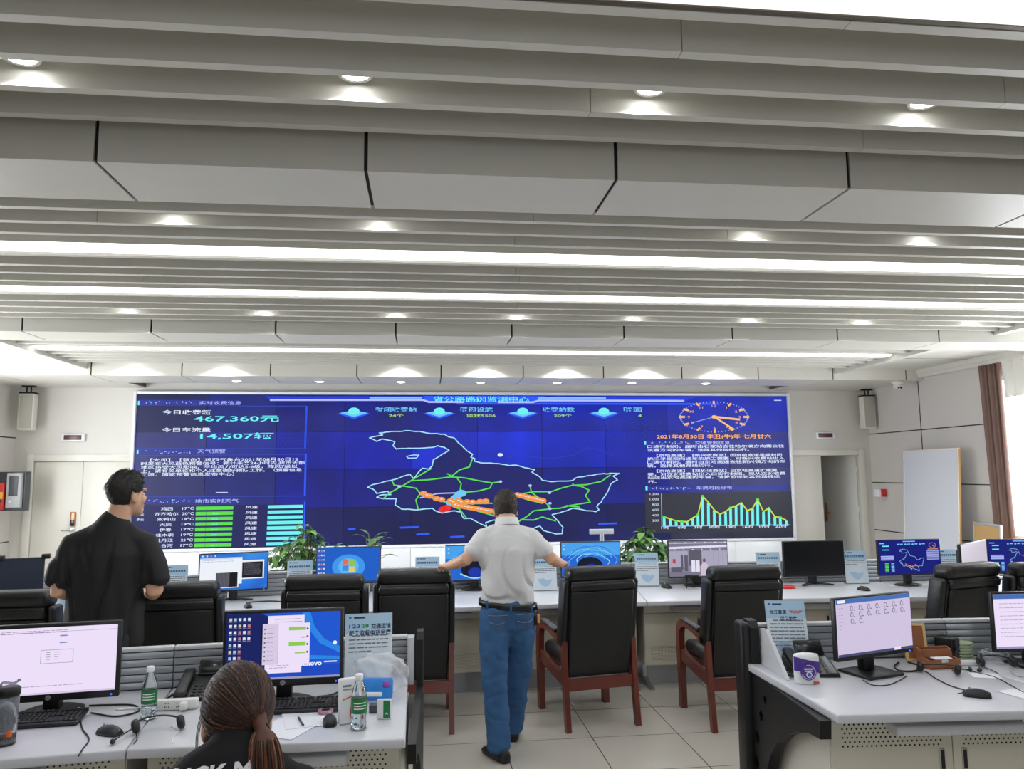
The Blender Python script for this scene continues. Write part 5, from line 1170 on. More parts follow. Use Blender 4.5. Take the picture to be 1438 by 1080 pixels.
def remesh(mb, vox, it, name, mat, parent, disp=None, fac=.5):
    me = bpy.data.meshes.new('tmp'); me.from_pydata([tuple(v) for v in mb.v], [], mb.f); o = bpy.data.objects.new('tmp', me); COL.objects.link(o)
    m = o.modifiers.new('r', 'REMESH'); m.mode = 'VOXEL'; m.voxel_size = vox
    s = o.modifiers.new('s', 'SMOOTH'); s.factor = fac; s.iterations = it
    dg = bpy.context.evaluated_depsgraph_get(); dg.update(); ne = bpy.data.meshes.new_from_object(o.evaluated_get(dg))
    bpy.data.objects.remove(o); bpy.data.meshes.remove(me)
    if disp:
        ns = [v.normal.copy() for v in ne.vertices]
        for v, n in zip(ne.vertices, ns): v.co = v.co+n*disp(v.co)
    ne.materials.clear(); ne.materials.append(mat)
    org = parent.location if parent else V()
    ne.transform(Matrix.Translation(-org)); ne.polygons.foreach_set('use_smooth', [True]*len(ne.polygons)); ne.update()
    ne.name = name; r = bpy.data.objects.new(name, ne); COL.objects.link(r); r.parent = parent
    return r
def headM(c, fwd, tilt=0, s=.93, roll=0):
    f = V((fwd[0], fwd[1], 0)).normalized(); x = V((f.y, -f.x, 0)); M = Matrix(((x.x, f.x, 0, c[0]), (x.y, f.y, 0, c[1]), (0, 0, 1, c[2]), (0, 0, 0, 1)))
    return M @ Matrix.Rotation(tilt, 4, 'X') @ Matrix.Rotation(roll, 4, 'Y') @ Matrix.Scale(s, 4)
def head(mb, M):
    ell(mb, (0, -.012, .045), (.075, .094, .088), M); ell(mb, (0, .026, -.032), (.060, .066, .084), M); ell(mb, (0, .066, -.095), (.030, .024, .024), M)
    for s in (-1, 1):
        ell(mb, (s*.078, -.006, -.008), (.010, .020, .031), M, sub=2); ell(mb, (s*.073, .004, -.03), (.010, .012, .014), M, sub=2); ell(mb, (s*.036, .062, -.028), (.026, .024, .026), M, sub=2); ell(mb, (s*.03, .082, .030), (.028, .012, .010), M, sub=2)
    t = MB(); tubeE(t, [(0, .086, .018), (0, .098, -.005), (0, .106, -.026)], [.008, .010, .014], n=10); mb.add([M @ v for v in t.v], t.f, M_skin, True)
    ell(mb, (0, .086, -.060), (.024, .012, .008), M, sub=2); ell(mb, (0, .084, -.072), (.021, .012, .008), M, sub=2)
def eyes(M, parent):
    e = MB()
    for s in (-1, 1): ell(e, (s*.031, .0745, .004), (.012, .010, .007), M, M_eye, 2); ell(e, (s*.031, .0825, .004), (.005, .003, .005), M, M_iris, 2)
    o = e.build('eyes', parent, parent.location); o.location = (0, 0, 0)
def hair(M, mat, parent, line, name='hair', grow=.009, seed=0, sub=5, tuft=1.0):
    b = bmesh.new(); bmesh.ops.create_icosphere(b, subdivisions=sub, radius=1)
    for v in b.verts:
        n = v.co.copy(); p = V((n.x*(.075+grow), -.012+n.y*(.094+grow), .045+n.z*(.088+grow*1.3)))
        if p.z < .02: p = V((p.x*.97, p.y, p.z*1.0-.03*max(0, -p.y/.1)*(.02-p.z)/.1))
        j = .007*_noise.noise(n*14+V((seed, 0, 0)))
        k = line(p)+j*2
        if k < 0: p = V((p.x*.86, -.012+(p.y+.012)*.86, .045+(p.z-.045)*.86))
        else: p = p+n*(.004*_noise.noise(n*22+V((0, seed, 0)))+.002*_noise.noise(n*60))
        v.co = p
    b.verts.index_update(); h = MB(); h.add([v.co.copy() for v in b.verts], [[v.index for v in f.verts] for f in b.faces], mat, True, M); b.free()
    q = random.Random(seed+1); G = .0035+tuft*.003
    for _ in range(int(1500*min(1, tuft))):
        n = V((q.gauss(0, 1), q.gauss(0, 1), q.gauss(0, 1)+.5)).normalized(); p = V((n.x*(.075+grow), -.012+n.y*(.094+grow), .045+n.z*(.088+grow*1.3)))
        if line(p) < .004: continue
        d = (n*.55+V((q.uniform(-.5, .5), .75 if p.z > .09 else -.2, -.9 if p.z < .09 else .1))).normalized(); L = (.012+.016*q.random())*tuft*(1 if p.z > .05 else .7); r = .0018
        x, y = frame_z(d); b0 = p-d*.004
        h.add([b0+x*r, b0-x*r*.5+y*r*.87, b0-x*r*.5-y*r*.87, b0+d*L], [(0, 1, 3), (1, 2, 3), (2, 0, 3)], mat, False, M)
    o = h.build(name, parent, parent.location); o.location = (0, 0, 0); return o
def hand(mb, wrist, d, pn, spread, curl, thumb_side, s=1.0):
    """wrist point, d: direction of the fingers, pn: direction out of the back of the hand; fingers curl away from pn"""
    d = V(d).normalized(); pn = V(pn); pn = (pn-d*pn.dot(d)).normalized(); sx = d.cross(pn)*thumb_side
    w = V(wrist); kn = w+d*.085*s
    tubeE(mb, [w, w+d*.03*s, w+d*.06*s, kn], [(.026*s, .019*s), (.036*s, .017*s), (.041*s, .015*s), (.038*s, .012*s)], side=sx, n=16)
    for i, (off, L) in enumerate(((.028, .070), (.009, .080), (-.011, .074), (-.029, .058))):
        b = kn+sx*off*s-d*.006; dd = (d+sx*(off*spread*8)).normalized(); pts = [b]; ang = 0; seg = (L*.46*s, L*.30*s, L*.24*s)
        for k, q in enumerate(seg):
            ang += curl*(.55, 1.0, .7)[k]*(1+.1*i); pts.append(pts[-1]+(dd*math.cos(ang)-pn*math.sin(ang))*q)
        tubeE(mb, pts, [.0088*s, .0082*s, .0074*s, .0062*s], side=sx, n=10)
    b = w+d*.028*s+sx*.028*s; t1 = b+(d*.6+sx*.75-pn*.25).normalized()*.036*s; t2 = t1+(d*.85+sx*.35-pn*.35).normalized()*.030*s; t3 = t2+(d*.95+sx*.05-pn*.3).normalized()*.022*s
    tubeE(mb, [b, t1, t2, t3], [.014*s, .0105*s, .0092*s, .007*s], side=sx, n=10)
def folds(seed, amp, fx, fz, tw=0):
    def f(p): return amp*_noise.noise(V((p.x*fx+tw*p.z, p.y*fx, p.z*fz))+V((seed, seed, 0)))+amp*.4*_noise.noise(V((p.x*fx*2.3, p.y*fx*2, p.z*fz*2.5+seed)))
    return f

# ---------------------------------------------------------------- man in grey polo, leaning on two chairs
g = thing('person', 'man in grey polo and blue jeans leaning on two chairs, seen from behind', 'person', (.56, 5.12, 0))
HM = headM((.552, 5.30, 1.530), (-.06, 1), .12, .99)
b = MB(); head(b, HM)
tubeE(b, [(.555, 5.20, 1.40), (.555, 5.235, 1.47), (.555, 5.27, 1.53)], [(.075, .065), (.060, .062), (.056, .060)])
tubeE(b, [(.545, 5.12, .86), (.545, 5.125, .98), (.55, 5.15, 1.15), (.555, 5.18, 1.32), (.555, 5.195, 1.405)], [(.16, .105), (.155, .105), (.165, .10), (.175, .095), (.10, .06)])
LA = [(.395, 5.205, 1.36), (.335, 5.15, 1.295), (.265, 5.115, 1.225), (.205, 5.21, 1.19), (.155, 5.305, 1.165)]
RA = [(.715, 5.205, 1.355), (.775, 5.15, 1.29), (.840, 5.115, 1.22), (.895, 5.21, 1.185), (.945, 5.315, 1.165)]
for A in (LA, RA): tubeE(b, A, [.05, .046, .043, .037, .027])
hand(b, LA[-1], (-.28, .92, -.08), (0, .10, 1), .35, .42, 1); hand(b, RA[-1], (.25, .93, -.08), (0, .10, 1), .35, .42, -1)
LL = [(.455, 5.10, .88), (.445, 5.05, .68), (.44, 5.02, .48), (.455, 5.0, .26), (.475, 4.99, .09)]
RL = [(.635, 5.12, .88), (.63, 5.15, .68), (.62, 5.20, .48), (.605, 5.30, .26), (.60, 5.37, .09)]
for L in (LL, RL): tubeE(b, L, [.085, .072, .055, .045, .038])
for L, fd in ((LL, (-.45, .9)), (RL, (.12, 1))):
    f = V((fd[0], fd[1], 0)).normalized(); a = V(L[-1]); tubeE(b, [a-f*.03+V((0, 0, -.045)), a+f*.06+V((0, 0, -.05)), a+f*.15+V((0, 0, -.06))], [(.032, .03), (.038, .028), (.032, .018)], side=f.cross(V((0, 0, 1))))
remesh(b, .0058, 3, 'body', M_skin, g); eyes(HM, g)
def short_line(p):
    a = p.y/.1
    if p.y > .05: return p.z-.085
    if abs(p.x) > .05 and p.y > -.02: return p.z-.012-.04*max(0, p.y-.01)/.05
    return p.z+.062
hair(HM, M_hairb, g, short_line, seed=3, grow=.011)
M_polo = pm('polo_grey', (204, 204, 206), .85, var=.07, scale=120, bump=.12, bscale=400, spec=.2)
s = MB()
tubeE(s, [(.545, 5.12, .945), (.545, 5.125, 1.02), (.545, 5.14, 1.12), (.55, 5.165, 1.26), (.555, 5.19, 1.36), (.555, 5.205, 1.425)], [(.177, .130), (.181, .137), (.182, .138), (.194, .134), (.176, .107), (.085, .075)])
for A, sg in ((LA, -1), (RA, 1)):
    p0, p1, p2 = V(A[0]), V(A[1]), V(A[2]); tubeE(s, [V((.555+sg*.03, 5.205, 1.405)), p0.lerp(V((.555, 5.205, 1.41)), .45), p0, p1, p1.lerp(p2, .45)], [(.05, .055), (.066, .068), (.072, .070), (.066, .064), (.064, .062)])
tubeE(s, [(.555, 5.215, 1.415), (.555, 5.235, 1.465)], [(.082, .078), (.070, .074)])
remesh(s, .0085, 14, 'polo_shirt', M_polo, g, lambda p: folds(2, .010, 7, 5, 5)(p)-.022*max(0, .16-abs(_noise.noise(V((p.x*5+p.z*4, p.y*4, p.z*5-p.x*3))+V((7, 1, 2)))))/.16*min(1, max(.15, (1.36-p.z)*3.5))+.012*max(0, 1.2-p.z)/.25*math.sin(26*(p.z-.9)+14*(p.x-.4)+4*_noise.noise(p*5))*max(0, _noise.noise(V((p.x*5, 3, p.z*4)))+.25))
c = MB(); n = 28; rg = []
for z, k in ((1.455, 1.0), (1.488, .93), (1.486, 1.10), (1.440, 1.24)): rg.append([V((.555+.069*k*math.cos(2*PI*j/n), 5.235+.078*k*math.sin(2*PI*j/n)+(z-1.45)*.5, z+.012*math.sin(2*PI*j/n+PI))) for j in range(n)])
c.loft(rg, M_polo, caps=False); co = c.build('collar', g, g.location); co.location = (0, 0, 0)
M_jean = pm('denim_blue', (56, 92, 134), .85, var=.35, scale=7, bump=.25, bscale=420, spec=.2)
j = MB(); tubeE(j, [(.545, 5.115, .80), (.545, 5.115, .87), (.545, 5.12, .915)], [(.176, .128), (.182, .135), (.178, .130)])
tubeE(j, [(.46, 5.10, .89), (.452, 5.07, .76), (.447, 5.035, .60), (.443, 5.015, .46), (.458, 5.0, .26), (.472, 4.99, .075)], [(.100, .120), (.102, .116), (.091, .098), (.081, .086), (.075, .080), (.078, .084)])
tubeE(j, [(.63, 5.115, .89), (.632, 5.13, .76), (.628, 5.17, .60), (.620, 5.205, .46), (.606, 5.29, .26), (.60, 5.355, .085)], [(.100, .120), (.102, .116), (.090, .098), (.081, .086), (.075, .080), (.074, .080)])
jo_ = remesh(j, .0085, 8, 'jeans', M_jean, g, lambda p: folds(6, .010, 8, 9, 3)(p)-.005*max(0, .15-abs(_noise.noise(V((p.x*5, p.y*5, p.z*6)))))/.15+  .002*math.sin(60*p.z+9*_noise.noise(p*4))*max(0, _noise.noise(V((p.x*6, p.y*4, p.z*3)))))
bv = BVHTree.FromObject(jo_, bpy.context.evaluated_depsgraph_get())
def stick(bvh, org, pts, back=True, off=.003):
    """lay points on a garment seen from behind: cast along +y onto it"""
    r = []
    for p in pts:
        q = V((p[0], org.y-1.5, p[1]))-org; h = bvh.ray_cast(q, V((0, 1, 0)))[0]
        r.append((h if h else V((q.x, 0, q.z)))+V((0, -off, 0)))
    return r
M_stitch = pm('stitch_pale', (150, 160, 178), .8); M_denimd = pm('denim_dark', (48, 80, 118), .85, var=.2, scale=9)
for x0, nm in ((.405, 'back_pocket'), (.585, 'back_pocket')):
    pk = MB(); o4 = [(x0, .895), (x0+.125, .89), (x0+.122, .80), (x0+.062, .775), (x0+.006, .80)]
    gr = [stick(bv, g.location, [(x0+.003*(k > 2)+.122*i/6, .893-.10*k/5-.018*(1-abs(i-3)/3)*(k == 5)) for i in range(7)]) for k in range(6)]
    vs = [p for r in gr for p in r]; pk.add(vs, [(k*7+i, k*7+i+1, k*7+i+8, k*7+i+7) for k in range(5) for i in range(6)], M_denimd, True)
    for ln in ([(x0+.122*i/8, .885) for i in range(9)], [(x0+.006+.11*i/8, .845-.012*math.sin(PI*i/8)) for i in range(9)]): pk.tube(stick(bv, g.location, ln, off=.005), .0014, M_stitch, 5)
    pk.build(nm, jo_)
bl = MB(); n = 40
def band(cx, cy, rx, ry, z0, z1, t, tilt=0):
    R_ = []
    for z, k in ((z0, 0), (z0, t), (z1, t), (z1, 0)): R_.append([V((cx+(rx+k)*math.cos(2*PI*q/n), cy+(ry+k)*math.sin(2*PI*q/n), z-tilt*math.cos(2*PI*q/n))) for q in range(n)])
    return R_
M_belt = pm('belt_black', (18, 18, 20), .3, var=.2)
rr = band(.545, 5.12, .185, .138, .916, .954, .009, .018); bl.loft(rr+[rr[0]], M_belt, caps=False); bo_ = bl.build('belt', g, g.location); bo_.location = (0, 0, 0)
for x in (.40, .548, .69):
    lp_ = MB(); yy = 5.12-.149*math.sqrt(max(0, 1-((x-.545)/.19)**2)); lp_.rbox(x-.007, x+.007, yy-.006, yy+.004, .900-(x-.545)*.09, .96-(x-.545)*.09, M_jean, .002)
    l_ = lp_.build('belt_loop', jo_, g.location); l_.location = (0, 0, 0)
kb = MB(); kb.tube([(.722+.012*math.cos(a*.5), 5.07, .90+.03*math.sin(a*.5)) for a in range(13)], .003, M_blackpl, 6).rbox(.712, .735, 5.055, 5.075, .80, .865, M_blackpl, .006); kb.rbox(.730, .748, 5.05, 5.07, .815, .87, pm('tag_orange', (214, 150, 60), .5), .006)
k_ = kb.build('key_bunch', g, g.location); k_.location = (0, 0, 0); k_['label'] = 'black key bunch with orange tag on the belt'
M_shoe = pm('shoe_black', (22, 22, 25), .4, var=.2)
def shoe(parent, a, fd, mat=M_shoe):
    f = V((fd[0], fd[1], 0)).normalized(); sx = f.cross(V((0, 0, 1))); a = V((a[0], a[1], 0)); m = MB(); R_ = []
    for t, w_, h in ((-.078, .024, .055), (-.07, .034, .085), (-.03, .042, .095), (.03, .043, .085), (.08, .046, .066), (.13, .046, .052), (.17, .036, .042), (.19, .02, .030)):
        R_.append([a+f*t+sx*(w_*math.cos(q))+V((0, 0, max(.0015, .022+(h-.022)*math.sin(q)) if math.sin(q) > 0 else max(.0015, .022+.03*math.sin(q)))) for q in [2*PI*k/18 for k in range(18)]])
    m.loft(R_, mat); o = m.build('shoe', parent, parent.location); o.location = (0, 0, 0)
shoe(g, (.475, 4.99), (-.45, .9)); shoe(g, (.60, 5.37), (.15, 1))

# ---------------------------------------------------------------- man in black T-shirt standing at the left
g = thing('person', 'man in black T-shirt standing at left with head turned to the screen', 'person', (-1.77, 4.58, 0))
HM = headM((-1.690, 4.60, 1.680), (.62, .78), .05, 1.0)
b = MB(); head(b, HM)
tubeE(b, [(-1.745, 4.57, 1.49), (-1.735, 4.58, 1.55), (-1.715, 4.59, 1.62)], [(.085, .07), (.066, .066), (.062, .064)])
tubeE(b, [(-1.77, 4.57, .92), (-1.77, 4.57, 1.08), (-1.765, 4.575, 1.3), (-1.76, 4.58, 1.44), (-1.75, 4.58, 1.50)], [(.17, .11), (.16, .11), (.17, .11), (.15, .09), (.09, .06)])
LA = [(-1.945, 4.56, 1.415), (-1.985, 4.53, 1.30), (-1.995, 4.52, 1.17), (-1.94, 4.66, 1.12), (-1.86, 4.77, 1.10)]
RA = [(-1.585, 4.60, 1.41), (-1.525, 4.57, 1.29), (-1.505, 4.56, 1.155), (-1.555, 4.69, 1.125), (-1.62, 4.81, 1.11)]
for A in (LA, RA): tubeE(b, A, [.055, .052, .046, .042, .030])
hand(b, LA[-1], (.7, .7, .05), (-.3, 0, 1), .3, .5, -1*-1, 1); hand(b, RA[-1], (-.7, .7, .05), (.3, 0, 1), .3, .5, -1, 1)
LL = [(-1.86, 4.56, .92), (-1.875, 4.55, .5), (-1.88, 4.53, .09)]; RL = [(-1.68, 4.57, .92), (-1.665, 4.57, .5), (-1.66, 4.56, .09)]
for L in (LL, RL): tubeE(b, L, [.088, .058, .04])
remesh(b, .0062, 3, 'body', M_skin, g); eyes(HM, g)
hair(HM, M_hair, g, lambda p: (p.z-.072 if p.y > .055 else (p.z-.02 if abs(p.x) > .05 and p.y > -.02 else p.z+.055)), grow=.010, seed=8, tuft=1.25)
M_tee = pm('tshirt_black', (28, 28, 30), .7, var=.12, scale=10, bump=.08, bscale=300, spec=.35)
s = MB(); tubeE(s, [(-1.775, 4.565, .87), (-1.772, 4.565, 1.02), (-1.768, 4.57, 1.2), (-1.765, 4.575, 1.36), (-1.76, 4.58, 1.46), (-1.748, 4.58, 1.525), (-1.74, 4.58, 1.565)], [(.215, .150), (.205, .145), (.202, .14), (.200, .128), (.150, .10), (.095, .08), (.074, .072)])
for A, sg in ((LA, -1), (RA, 1)):
    p0, p1, p2 = V(A[0]), V(A[1]), V(A[2]); tubeE(s, [V((-1.75+sg*.05, 4.58, 1.50)), p0.lerp(V((-1.75, 4.58, 1.49)), .45), p0, p1, p1.lerp(p2, .62)], [(.05, .05), (.068, .068), (.076, .074), (.076, .074), (.084, .08)])
def tee_fold(p):
    k = max(0, min(1, (1.46-p.z)/.25)); return -.026*k*max(0, .17-abs(_noise.noise(V((p.x*9+p.z*1.2, p.y*3, p.z*1.6)))))/.17+.010*k*math.sin(p.x*38+3*_noise.noise(V((p.x*4, p.y*4, p.z*2)))+p.z*5)*max(0, _noise.noise(V((p.x*3+5, 0, p.z*1.5)))+.5)+.006*_noise.noise(p*6)
remesh(s, .0085, 14, 'tshirt', M_tee, g, tee_fold)
M_tro = pm('trousers_dark', (36, 38, 44), .85, var=.15)
j = MB(); tubeE(j, [(-1.77, 4.565, .84), (-1.77, 4.565, .97)], [(.185, .13), (.18, .125)])
for L in (LL, RL): tubeE(j, [V(L[0]), V(L[0]).lerp(V(L[1]), .5), V(L[1]), V(L[2])], [(.1, .115), (.095, .10), (.078, .085), (.07, .075)])
remesh(j, .01, 4, 'trousers', M_tro, g, folds(3, .006, 8, 7)); shoe(g, (-1.88, 4.53), (-.1, 1)); shoe(g, (-1.66, 4.56), (.15, 1))

# ---------------------------------------------------------------- woman with ponytail, seated in the foreground
g = thing('person', 'seated woman with brown ponytail and black printed T-shirt, seen from behind', 'person', (-.48, 2.12, 0))
def W3(p): p = V(p); return p+V((.05, 0, .042*max(0, min(1, (p.z-.62)/.33))))
HM = headM((-.497, 2.19, 1.135), (-.30, .95), -.20, 1.03, .03)
b = MB(); head(b, HM)
tubeE(b, [(-.485, 2.10, 1.04), (-.490, 2.125, 1.07), (-.497, 2.165, 1.10)], [(.065, .055), (.05, .05), (.047, .05)])
tubeE(b, [W3(p) for p in [(-.53, 1.98, .48), (-.53, 1.98, .60), (-.53, 2.02, .78), (-.53, 2.07, .95), (-.533, 2.10, 1.005)]], [(.16, .12), (.14, .10), (.15, .095), (.12, .075), (.07, .05)])
LA = [(-.68, 2.09, .935), (-.715, 2.19, .84), (-.735, 2.30, .76), (-.72, 2.46, .765), (-.70, 2.60, .755)]
RA = [(-.385, 2.09, .935), (-.345, 2.19, .84), (-.325, 2.30, .76), (-.36, 2.46, .765), (-.40, 2.60, .755)]
LA = [W3(p) for p in LA]; RA = [W3(p) for p in RA]
for A in (LA, RA): tubeE(b, A, [.043, .04, .036, .032, .024])
hand(b, LA[-1], (.35, .9, 0), (0, 0, 1), .3, .6, 1, .9); hand(b, RA[-1], (-.35, .9, 0), (0, 0, 1), .3, .6, -1, .9)
for x in (-.58, -.38): tubeE(b, [(x, 2.02, .50), (x, 2.26, .53), (x, 2.46, .52), (x, 2.48, .30), (x, 2.50, .08)], [.078, .07, .055, .048, .036])
remesh(b, .0058, 3, 'body', M_skin, g); eyes(HM, g)
M_hw = pm('hair_dark_auburn', (48, 32, 27), .55, var=.5, scale=16, bump=.3, bscale=120, stretch=(4, 4, .35), spec=.3)
M_pony = pm('hair_auburn_light', (124, 70, 44), .48, var=.5, scale=22, bump=.5, bscale=120, stretch=(5, 5, .3), spec=.6)
M_ponyd = pm('hair_auburn_mid', (82, 50, 36), .5, var=.5, scale=22, spec=.35)
wl_ = lambda p: (p.z-.075 if p.y > .055 else (p.z-.0 if abs(p.x) > .055 and p.y > .02 else p.z+.080))
ho = hair(HM, M_hw, g, wl_, grow=.014, seed=12, tuft=0)
K = HM @ V((.050, -.118, -.012)); q = random.Random(4); Ki = HM.inverted() @ K
st_ = MB()
for k in range(420):                                    # combed-back strands converging on the tie
    th = q.uniform(-2.7, 2.7); el = q.uniform(-.75, 1.35); n0 = V((math.sin(th)*math.cos(el), math.cos(th)*math.cos(el)*.9, math.sin(el)))
    p0 = V((n0.x*.090, -.012+n0.y*.109, .045+n0.z*.106))
    if wl_(p0) < .002: continue
    n1 = (Ki-V((0, -.012, .045))); n1 = V((n1.x/.090, n1.y/.109, n1.z/.106)).normalized(); pts = []; om = math.acos(max(-1, min(1, n0.normalized().dot(n1))))
    if om > 2.5: continue
    for i in range(8):
        t = i/7; m_ = (n0.normalized()*math.sin((1-t)*om)+n1*math.sin(t*om))/max(1e-4, math.sin(om)); j = 1+.018*math.sin(k*7.1+t*3)*(1-t); pts.append(HM @ V((m_.x*.0895*j, -.012+m_.y*.1085*j, .045+m_.z*.1065*j)))
    st_.tube(pts, [.0022]*7+[.0012], M_hw if k % 3 else M_ponyd, 5)
so2 = st_.build('combed_strands', ho, g.location); so2.location = (0, 0, 0)
pt = MB(); path = [K+V((-.02, .03, .02)), K, K+V((.012, -.035, -.015)), K+V((.020, -.050, -.07)), K+V((.022, -.045, -.15)), K+V((.016, -.03, -.24)), K+V((.010, -.02, -.32))]
tubeE(pt, path, [(.026, .022), (.015, .015), (.028, .022), (.036, .028), (.038, .027), (.030, .02), (.010, .008)], mat=M_ponyd, n=20)
for k in range(170):
    a = q.uniform(0, 2*PI); r = q.uniform(.8, 1.15); ww = (.014, .028, .038, .041, .036, .022); e_ = q.uniform(-.02, .03)
    pts = [path[1+i]+V((math.cos(a)*ww[i]*r+.003*math.sin(k+i), math.sin(a)*ww[i]*.85*r, -e_*i/5)) for i in range(6)]
    pt.tube(arc3(pts, 4), [.0022]*18+[.0018, .0012, .0006], (M_pony, M_pony, M_ponyd, M_hw)[k % 4], 5)
po = pt.build('ponytail', g, g.location); po.location = (0, 0, 0)
hb = MB().lathe([(.014, -.007), (.018, -.007), (.020, 0), (.018, .007), (.014, .007), (.014, -.007)], M_blackpl, 18, Matrix.Translation(K) @ Matrix.Rotation(.9, 4, 'X')).build('hair_tie', po, g.location); hb.location = (0, 0, 0)
for k in range(3):
    x = -.080-.003*k; ws = MB().tube([HM @ V(p) for p in arc3([(x, .045+.006*k, .03), (x-.008, .055, -.02), (x-.004, .05+.004*k, -.08), (x+.012*k, .04, -.125-.02*k)], 5)], .0012, M_hw, 5)
    w_ = ws.build('loose_strand', ho, g.location); w_.location = (0, 0, 0)
gl = MB()
for s_ in (-1, 1):
    gl.tube([HM @ V((s_*.034+.026*math.cos(2*PI*k/20), .094, .002+.021*math.sin(2*PI*k/20))) for k in range(20)], .0016, M_blackpl, 6, closed=True); gl.tube([HM @ V(p) for p in ((s_*.060, .092, .006), (s_*.082, .05, .006), (s_*.084, -.005, .004))], .0016, M_blackpl, 6)
gl.tube([HM @ V(p) for p in ((-.008, .098, .006), (.008, .098, .006))], .0016, M_blackpl, 6); gg = gl.build('glasses', g, g.location); gg.location = (0, 0, 0)
s = MB(); tubeE(s, [W3(p) for p in [(-.53, 1.98, .50), (-.53, 1.98, .62), (-.53, 2.015, .80), (-.53, 2.055, .93), (-.532, 2.09, 1.005), (-.532, 2.105, 1.045), (-.532, 2.115, 1.075)]], [(.185, .14), (.172, .125), (.186, .12), (.188, .105), (.172, .092), (.122, .08), (.068, .063)])
for A, sg in ((LA, -1), (RA, 1)):
    p0, p1, p2 = V(A[0]), V(A[1]), V(A[2]); p0 = p0+V((sg*.008, 0, .028)); tubeE(s, [V((-.483+sg*.04, 2.10, 1.07)), p0.lerp(V((-.483, 2.10, 1.075)), .45), p0, p1, p1.lerp(p2, .8)], [(.045, .045), (.055, .055), (.062, .060), (.064, .062), (.066, .064)])
M_teew = pm('tshirt_black_print', (22, 22, 25), .85, var=.1, scale=10, bump=.06, bscale=300, spec=.25)
so_ = remesh(s, .0075, 6, 'tshirt', M_teew, g, folds(9, .005, 8, 6))
bv = BVHTree.FromObject(so_, bpy.context.evaluated_depsgraph_get())
M_print = pm('print_white', (206, 206, 210), .7)
vs, fs, x0, x1 = glyphs('RICK MO', .035); tm = MB(); W_ = .245; kx = W_/(x1-x0)
lay = stick(bv, g.location, [(-.610+(p.x-x0)*kx, 1.040+p.y*.052+.020*(1-(1-min(1, (p.x-x0)*kx/W_*1.3))**2)) for p in vs], off=.0035)
tm.add(lay, fs, M_print); tx = tm.build('shirt_lettering', so_); tx['label'] = 'white hand-drawn capital letters on the back'
M_skirt = pm('trousers_grey', (58, 60, 68), .85); j = MB(); tubeE(j, [(-.48, 1.98, .50), (-.48, 1.99, .58)], [(.18, .14), (.165, .125)])
for x in (-.58, -.38): tubeE(j, [(x, 2.0, .52), (x, 2.26, .535), (x, 2.46, .525), (x, 2.48, .30), (x, 2.50, .10)], [.092, .082, .068, .062, .055])
remesh(j, .01, 4, 'trousers', M_skirt, g); shoe(g, (-.58, 2.50), (-.05, 1)); shoe(g, (-.38, 2.50), (.05, 1))
st = thing('stool', 'low round stool under the seated ponytailed woman', 'stool', (-.48, 1.98, 0))
MB().lathe([(0, .33), (.18, .33), (.19, .345), (.18, .360), (0, .365)], M_leather, 28).build('seat', st)
MB().lathe([(0, 0), (.20, 0), (.20, .02), (.04, .04), (.03, .06), (.03, .33), (0, .33)], M_steel, 28).build('pedestal', st)
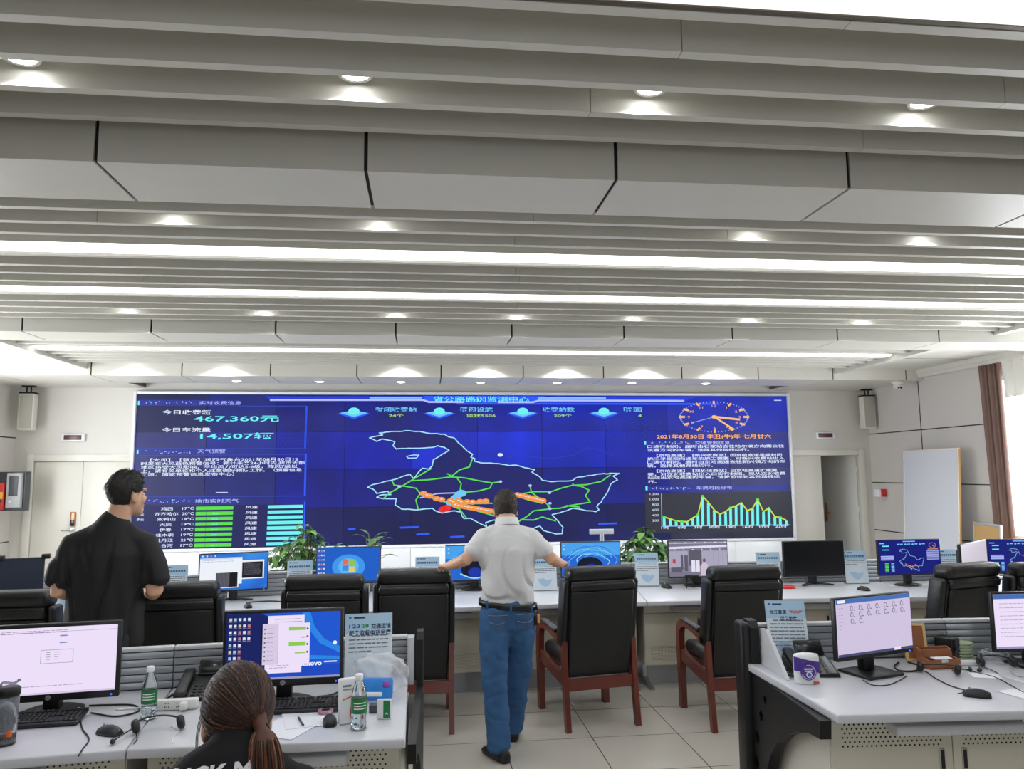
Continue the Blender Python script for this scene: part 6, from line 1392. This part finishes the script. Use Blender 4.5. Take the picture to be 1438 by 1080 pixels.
# ================================================================ PLANTS BEHIND THE FAR DESKS
M_leaf = pm('leaf_green', (52, 96, 44), .42, var=.35, scale=9, spec=.5); M_leaf2 = pm('leaf_light', (96, 146, 58), .42, var=.3, scale=9); M_stem = pm('stem_green', (92, 112, 60), .6, var=.2); M_pot = pm('pot_white', (210, 208, 202), .35); M_soil = pm('soil', (52, 40, 32), .95, var=.4, scale=40, bump=.6)
def leaf(mb, base, d, L, W, droop, mat, heart=True):
    d = V(d).normalized(); sd = d.cross(V((0, 0, 1))); sd = sd.normalized() if sd.length > .05 else V((1, 0, 0)); up = sd.cross(d)
    prof = ((0, .02), (.08, .55), (.25, .95), (.45, 1), (.65, .8), (.85, .4), (1, .02)) if heart else ((0, .05), (.15, .5), (.35, .95), (.6, 1), (.8, .6), (1, .03))
    vs = []; p = V(base); dd = d.copy(); pt_ = 0
    for t, w_ in prof:
        ang = droop*t; c = p+(d*math.sin(ang+1e-4)/(droop+1e-4)*L if True else 0)-V((0, 0, 1))*(L*(1-math.cos(ang))/(droop+1e-4))
        vs += [c-sd*W*w_/2+up*W*.10*w_, c, c+sd*W*w_/2+up*W*.10*w_]
    n = len(prof); fs = [q for i in range(n-1) for q in ((i*3, i*3+1, i*3+4, i*3+3), (i*3+1, i*3+2, i*3+5, i*3+4))]
    mb.add(vs, fs, mat, True)
def plant(label, cx, cy, zt, zpot, rx, n, seed, L=(.08, .13), wd=.62, heart=True, h=None, tall=False):
    t = thing('potted_plant', label, 'plant', (cx, cy, 0)); q = random.Random(seed)
    MB().lathe([(0, 0), (.13, 0), (.14, .02), (.175, zpot-.03), (.185, zpot), (.17, zpot), (.165, zpot-.03)], M_pot, 32).build('pot', t)
    MB().lathe([(0, zpot-.035), (.166, zpot-.035)], M_soil, 24).build('soil', t)
    lf = MB(); stm = MB()
    for k in range(n):
        a = q.uniform(0, 2*PI); rr = rx*math.sqrt(q.uniform(.02, 1)); u = q.random(); z = zpot+.03+(zt-zpot-.06)*(u**.8)*(1-.45*(rr/rx)**2 if not tall else 1)
        r2 = rr*(.35+.65*math.sin(PI*min(1, max(.12, u*.95+.1)))); b_ = V((r2*math.cos(a), r2*.7*math.sin(a), z)); o_ = V((.3*r2*math.cos(a)*.3, .3*r2*math.sin(a)*.3, zpot-.03))
        if k % 2 == 0 or tall: stm.tube([o_, o_.lerp(b_, .5)+V((0, 0, .05)), b_], .0035, M_stem, 5)
        ln = q.uniform(*L); d = V((math.cos(a+q.uniform(-.9, .9)), math.sin(a+q.uniform(-.9, .9)), q.uniform(-.5, .35) if not tall else q.uniform(.2, .9)))
        leaf(lf, b_, d, ln, ln*wd, q.uniform(.5, 1.5), M_leaf if q.random() < .78 else M_leaf2, heart)
    for nm, m in (('foliage', lf), ('stems', stm)): m.build(nm, t)
    return t
a = on_y(425, 760, 7.55); plant('big bushy pothos plant behind far desks, left of the four-flag monitor', a.x, 7.55, on_y(420, 728, 7.55).z, .80, .34, 210, 5)
a = on_y(518, 760, 8.3); plant('sparse long-leaved plant peeking above the four-flag monitor', a.x, 8.3, on_y(516, 746, 8.3).z, .78, .24, 26, 9, (.16, .26), .30, False, tall=True)
a = on_y(905, 760, 7.60); plant('bushy green plant behind far desks, left of camera-picture monitor', a.x, 7.60, on_y(905, 734, 7.60).z, .80, .30, 190, 13)
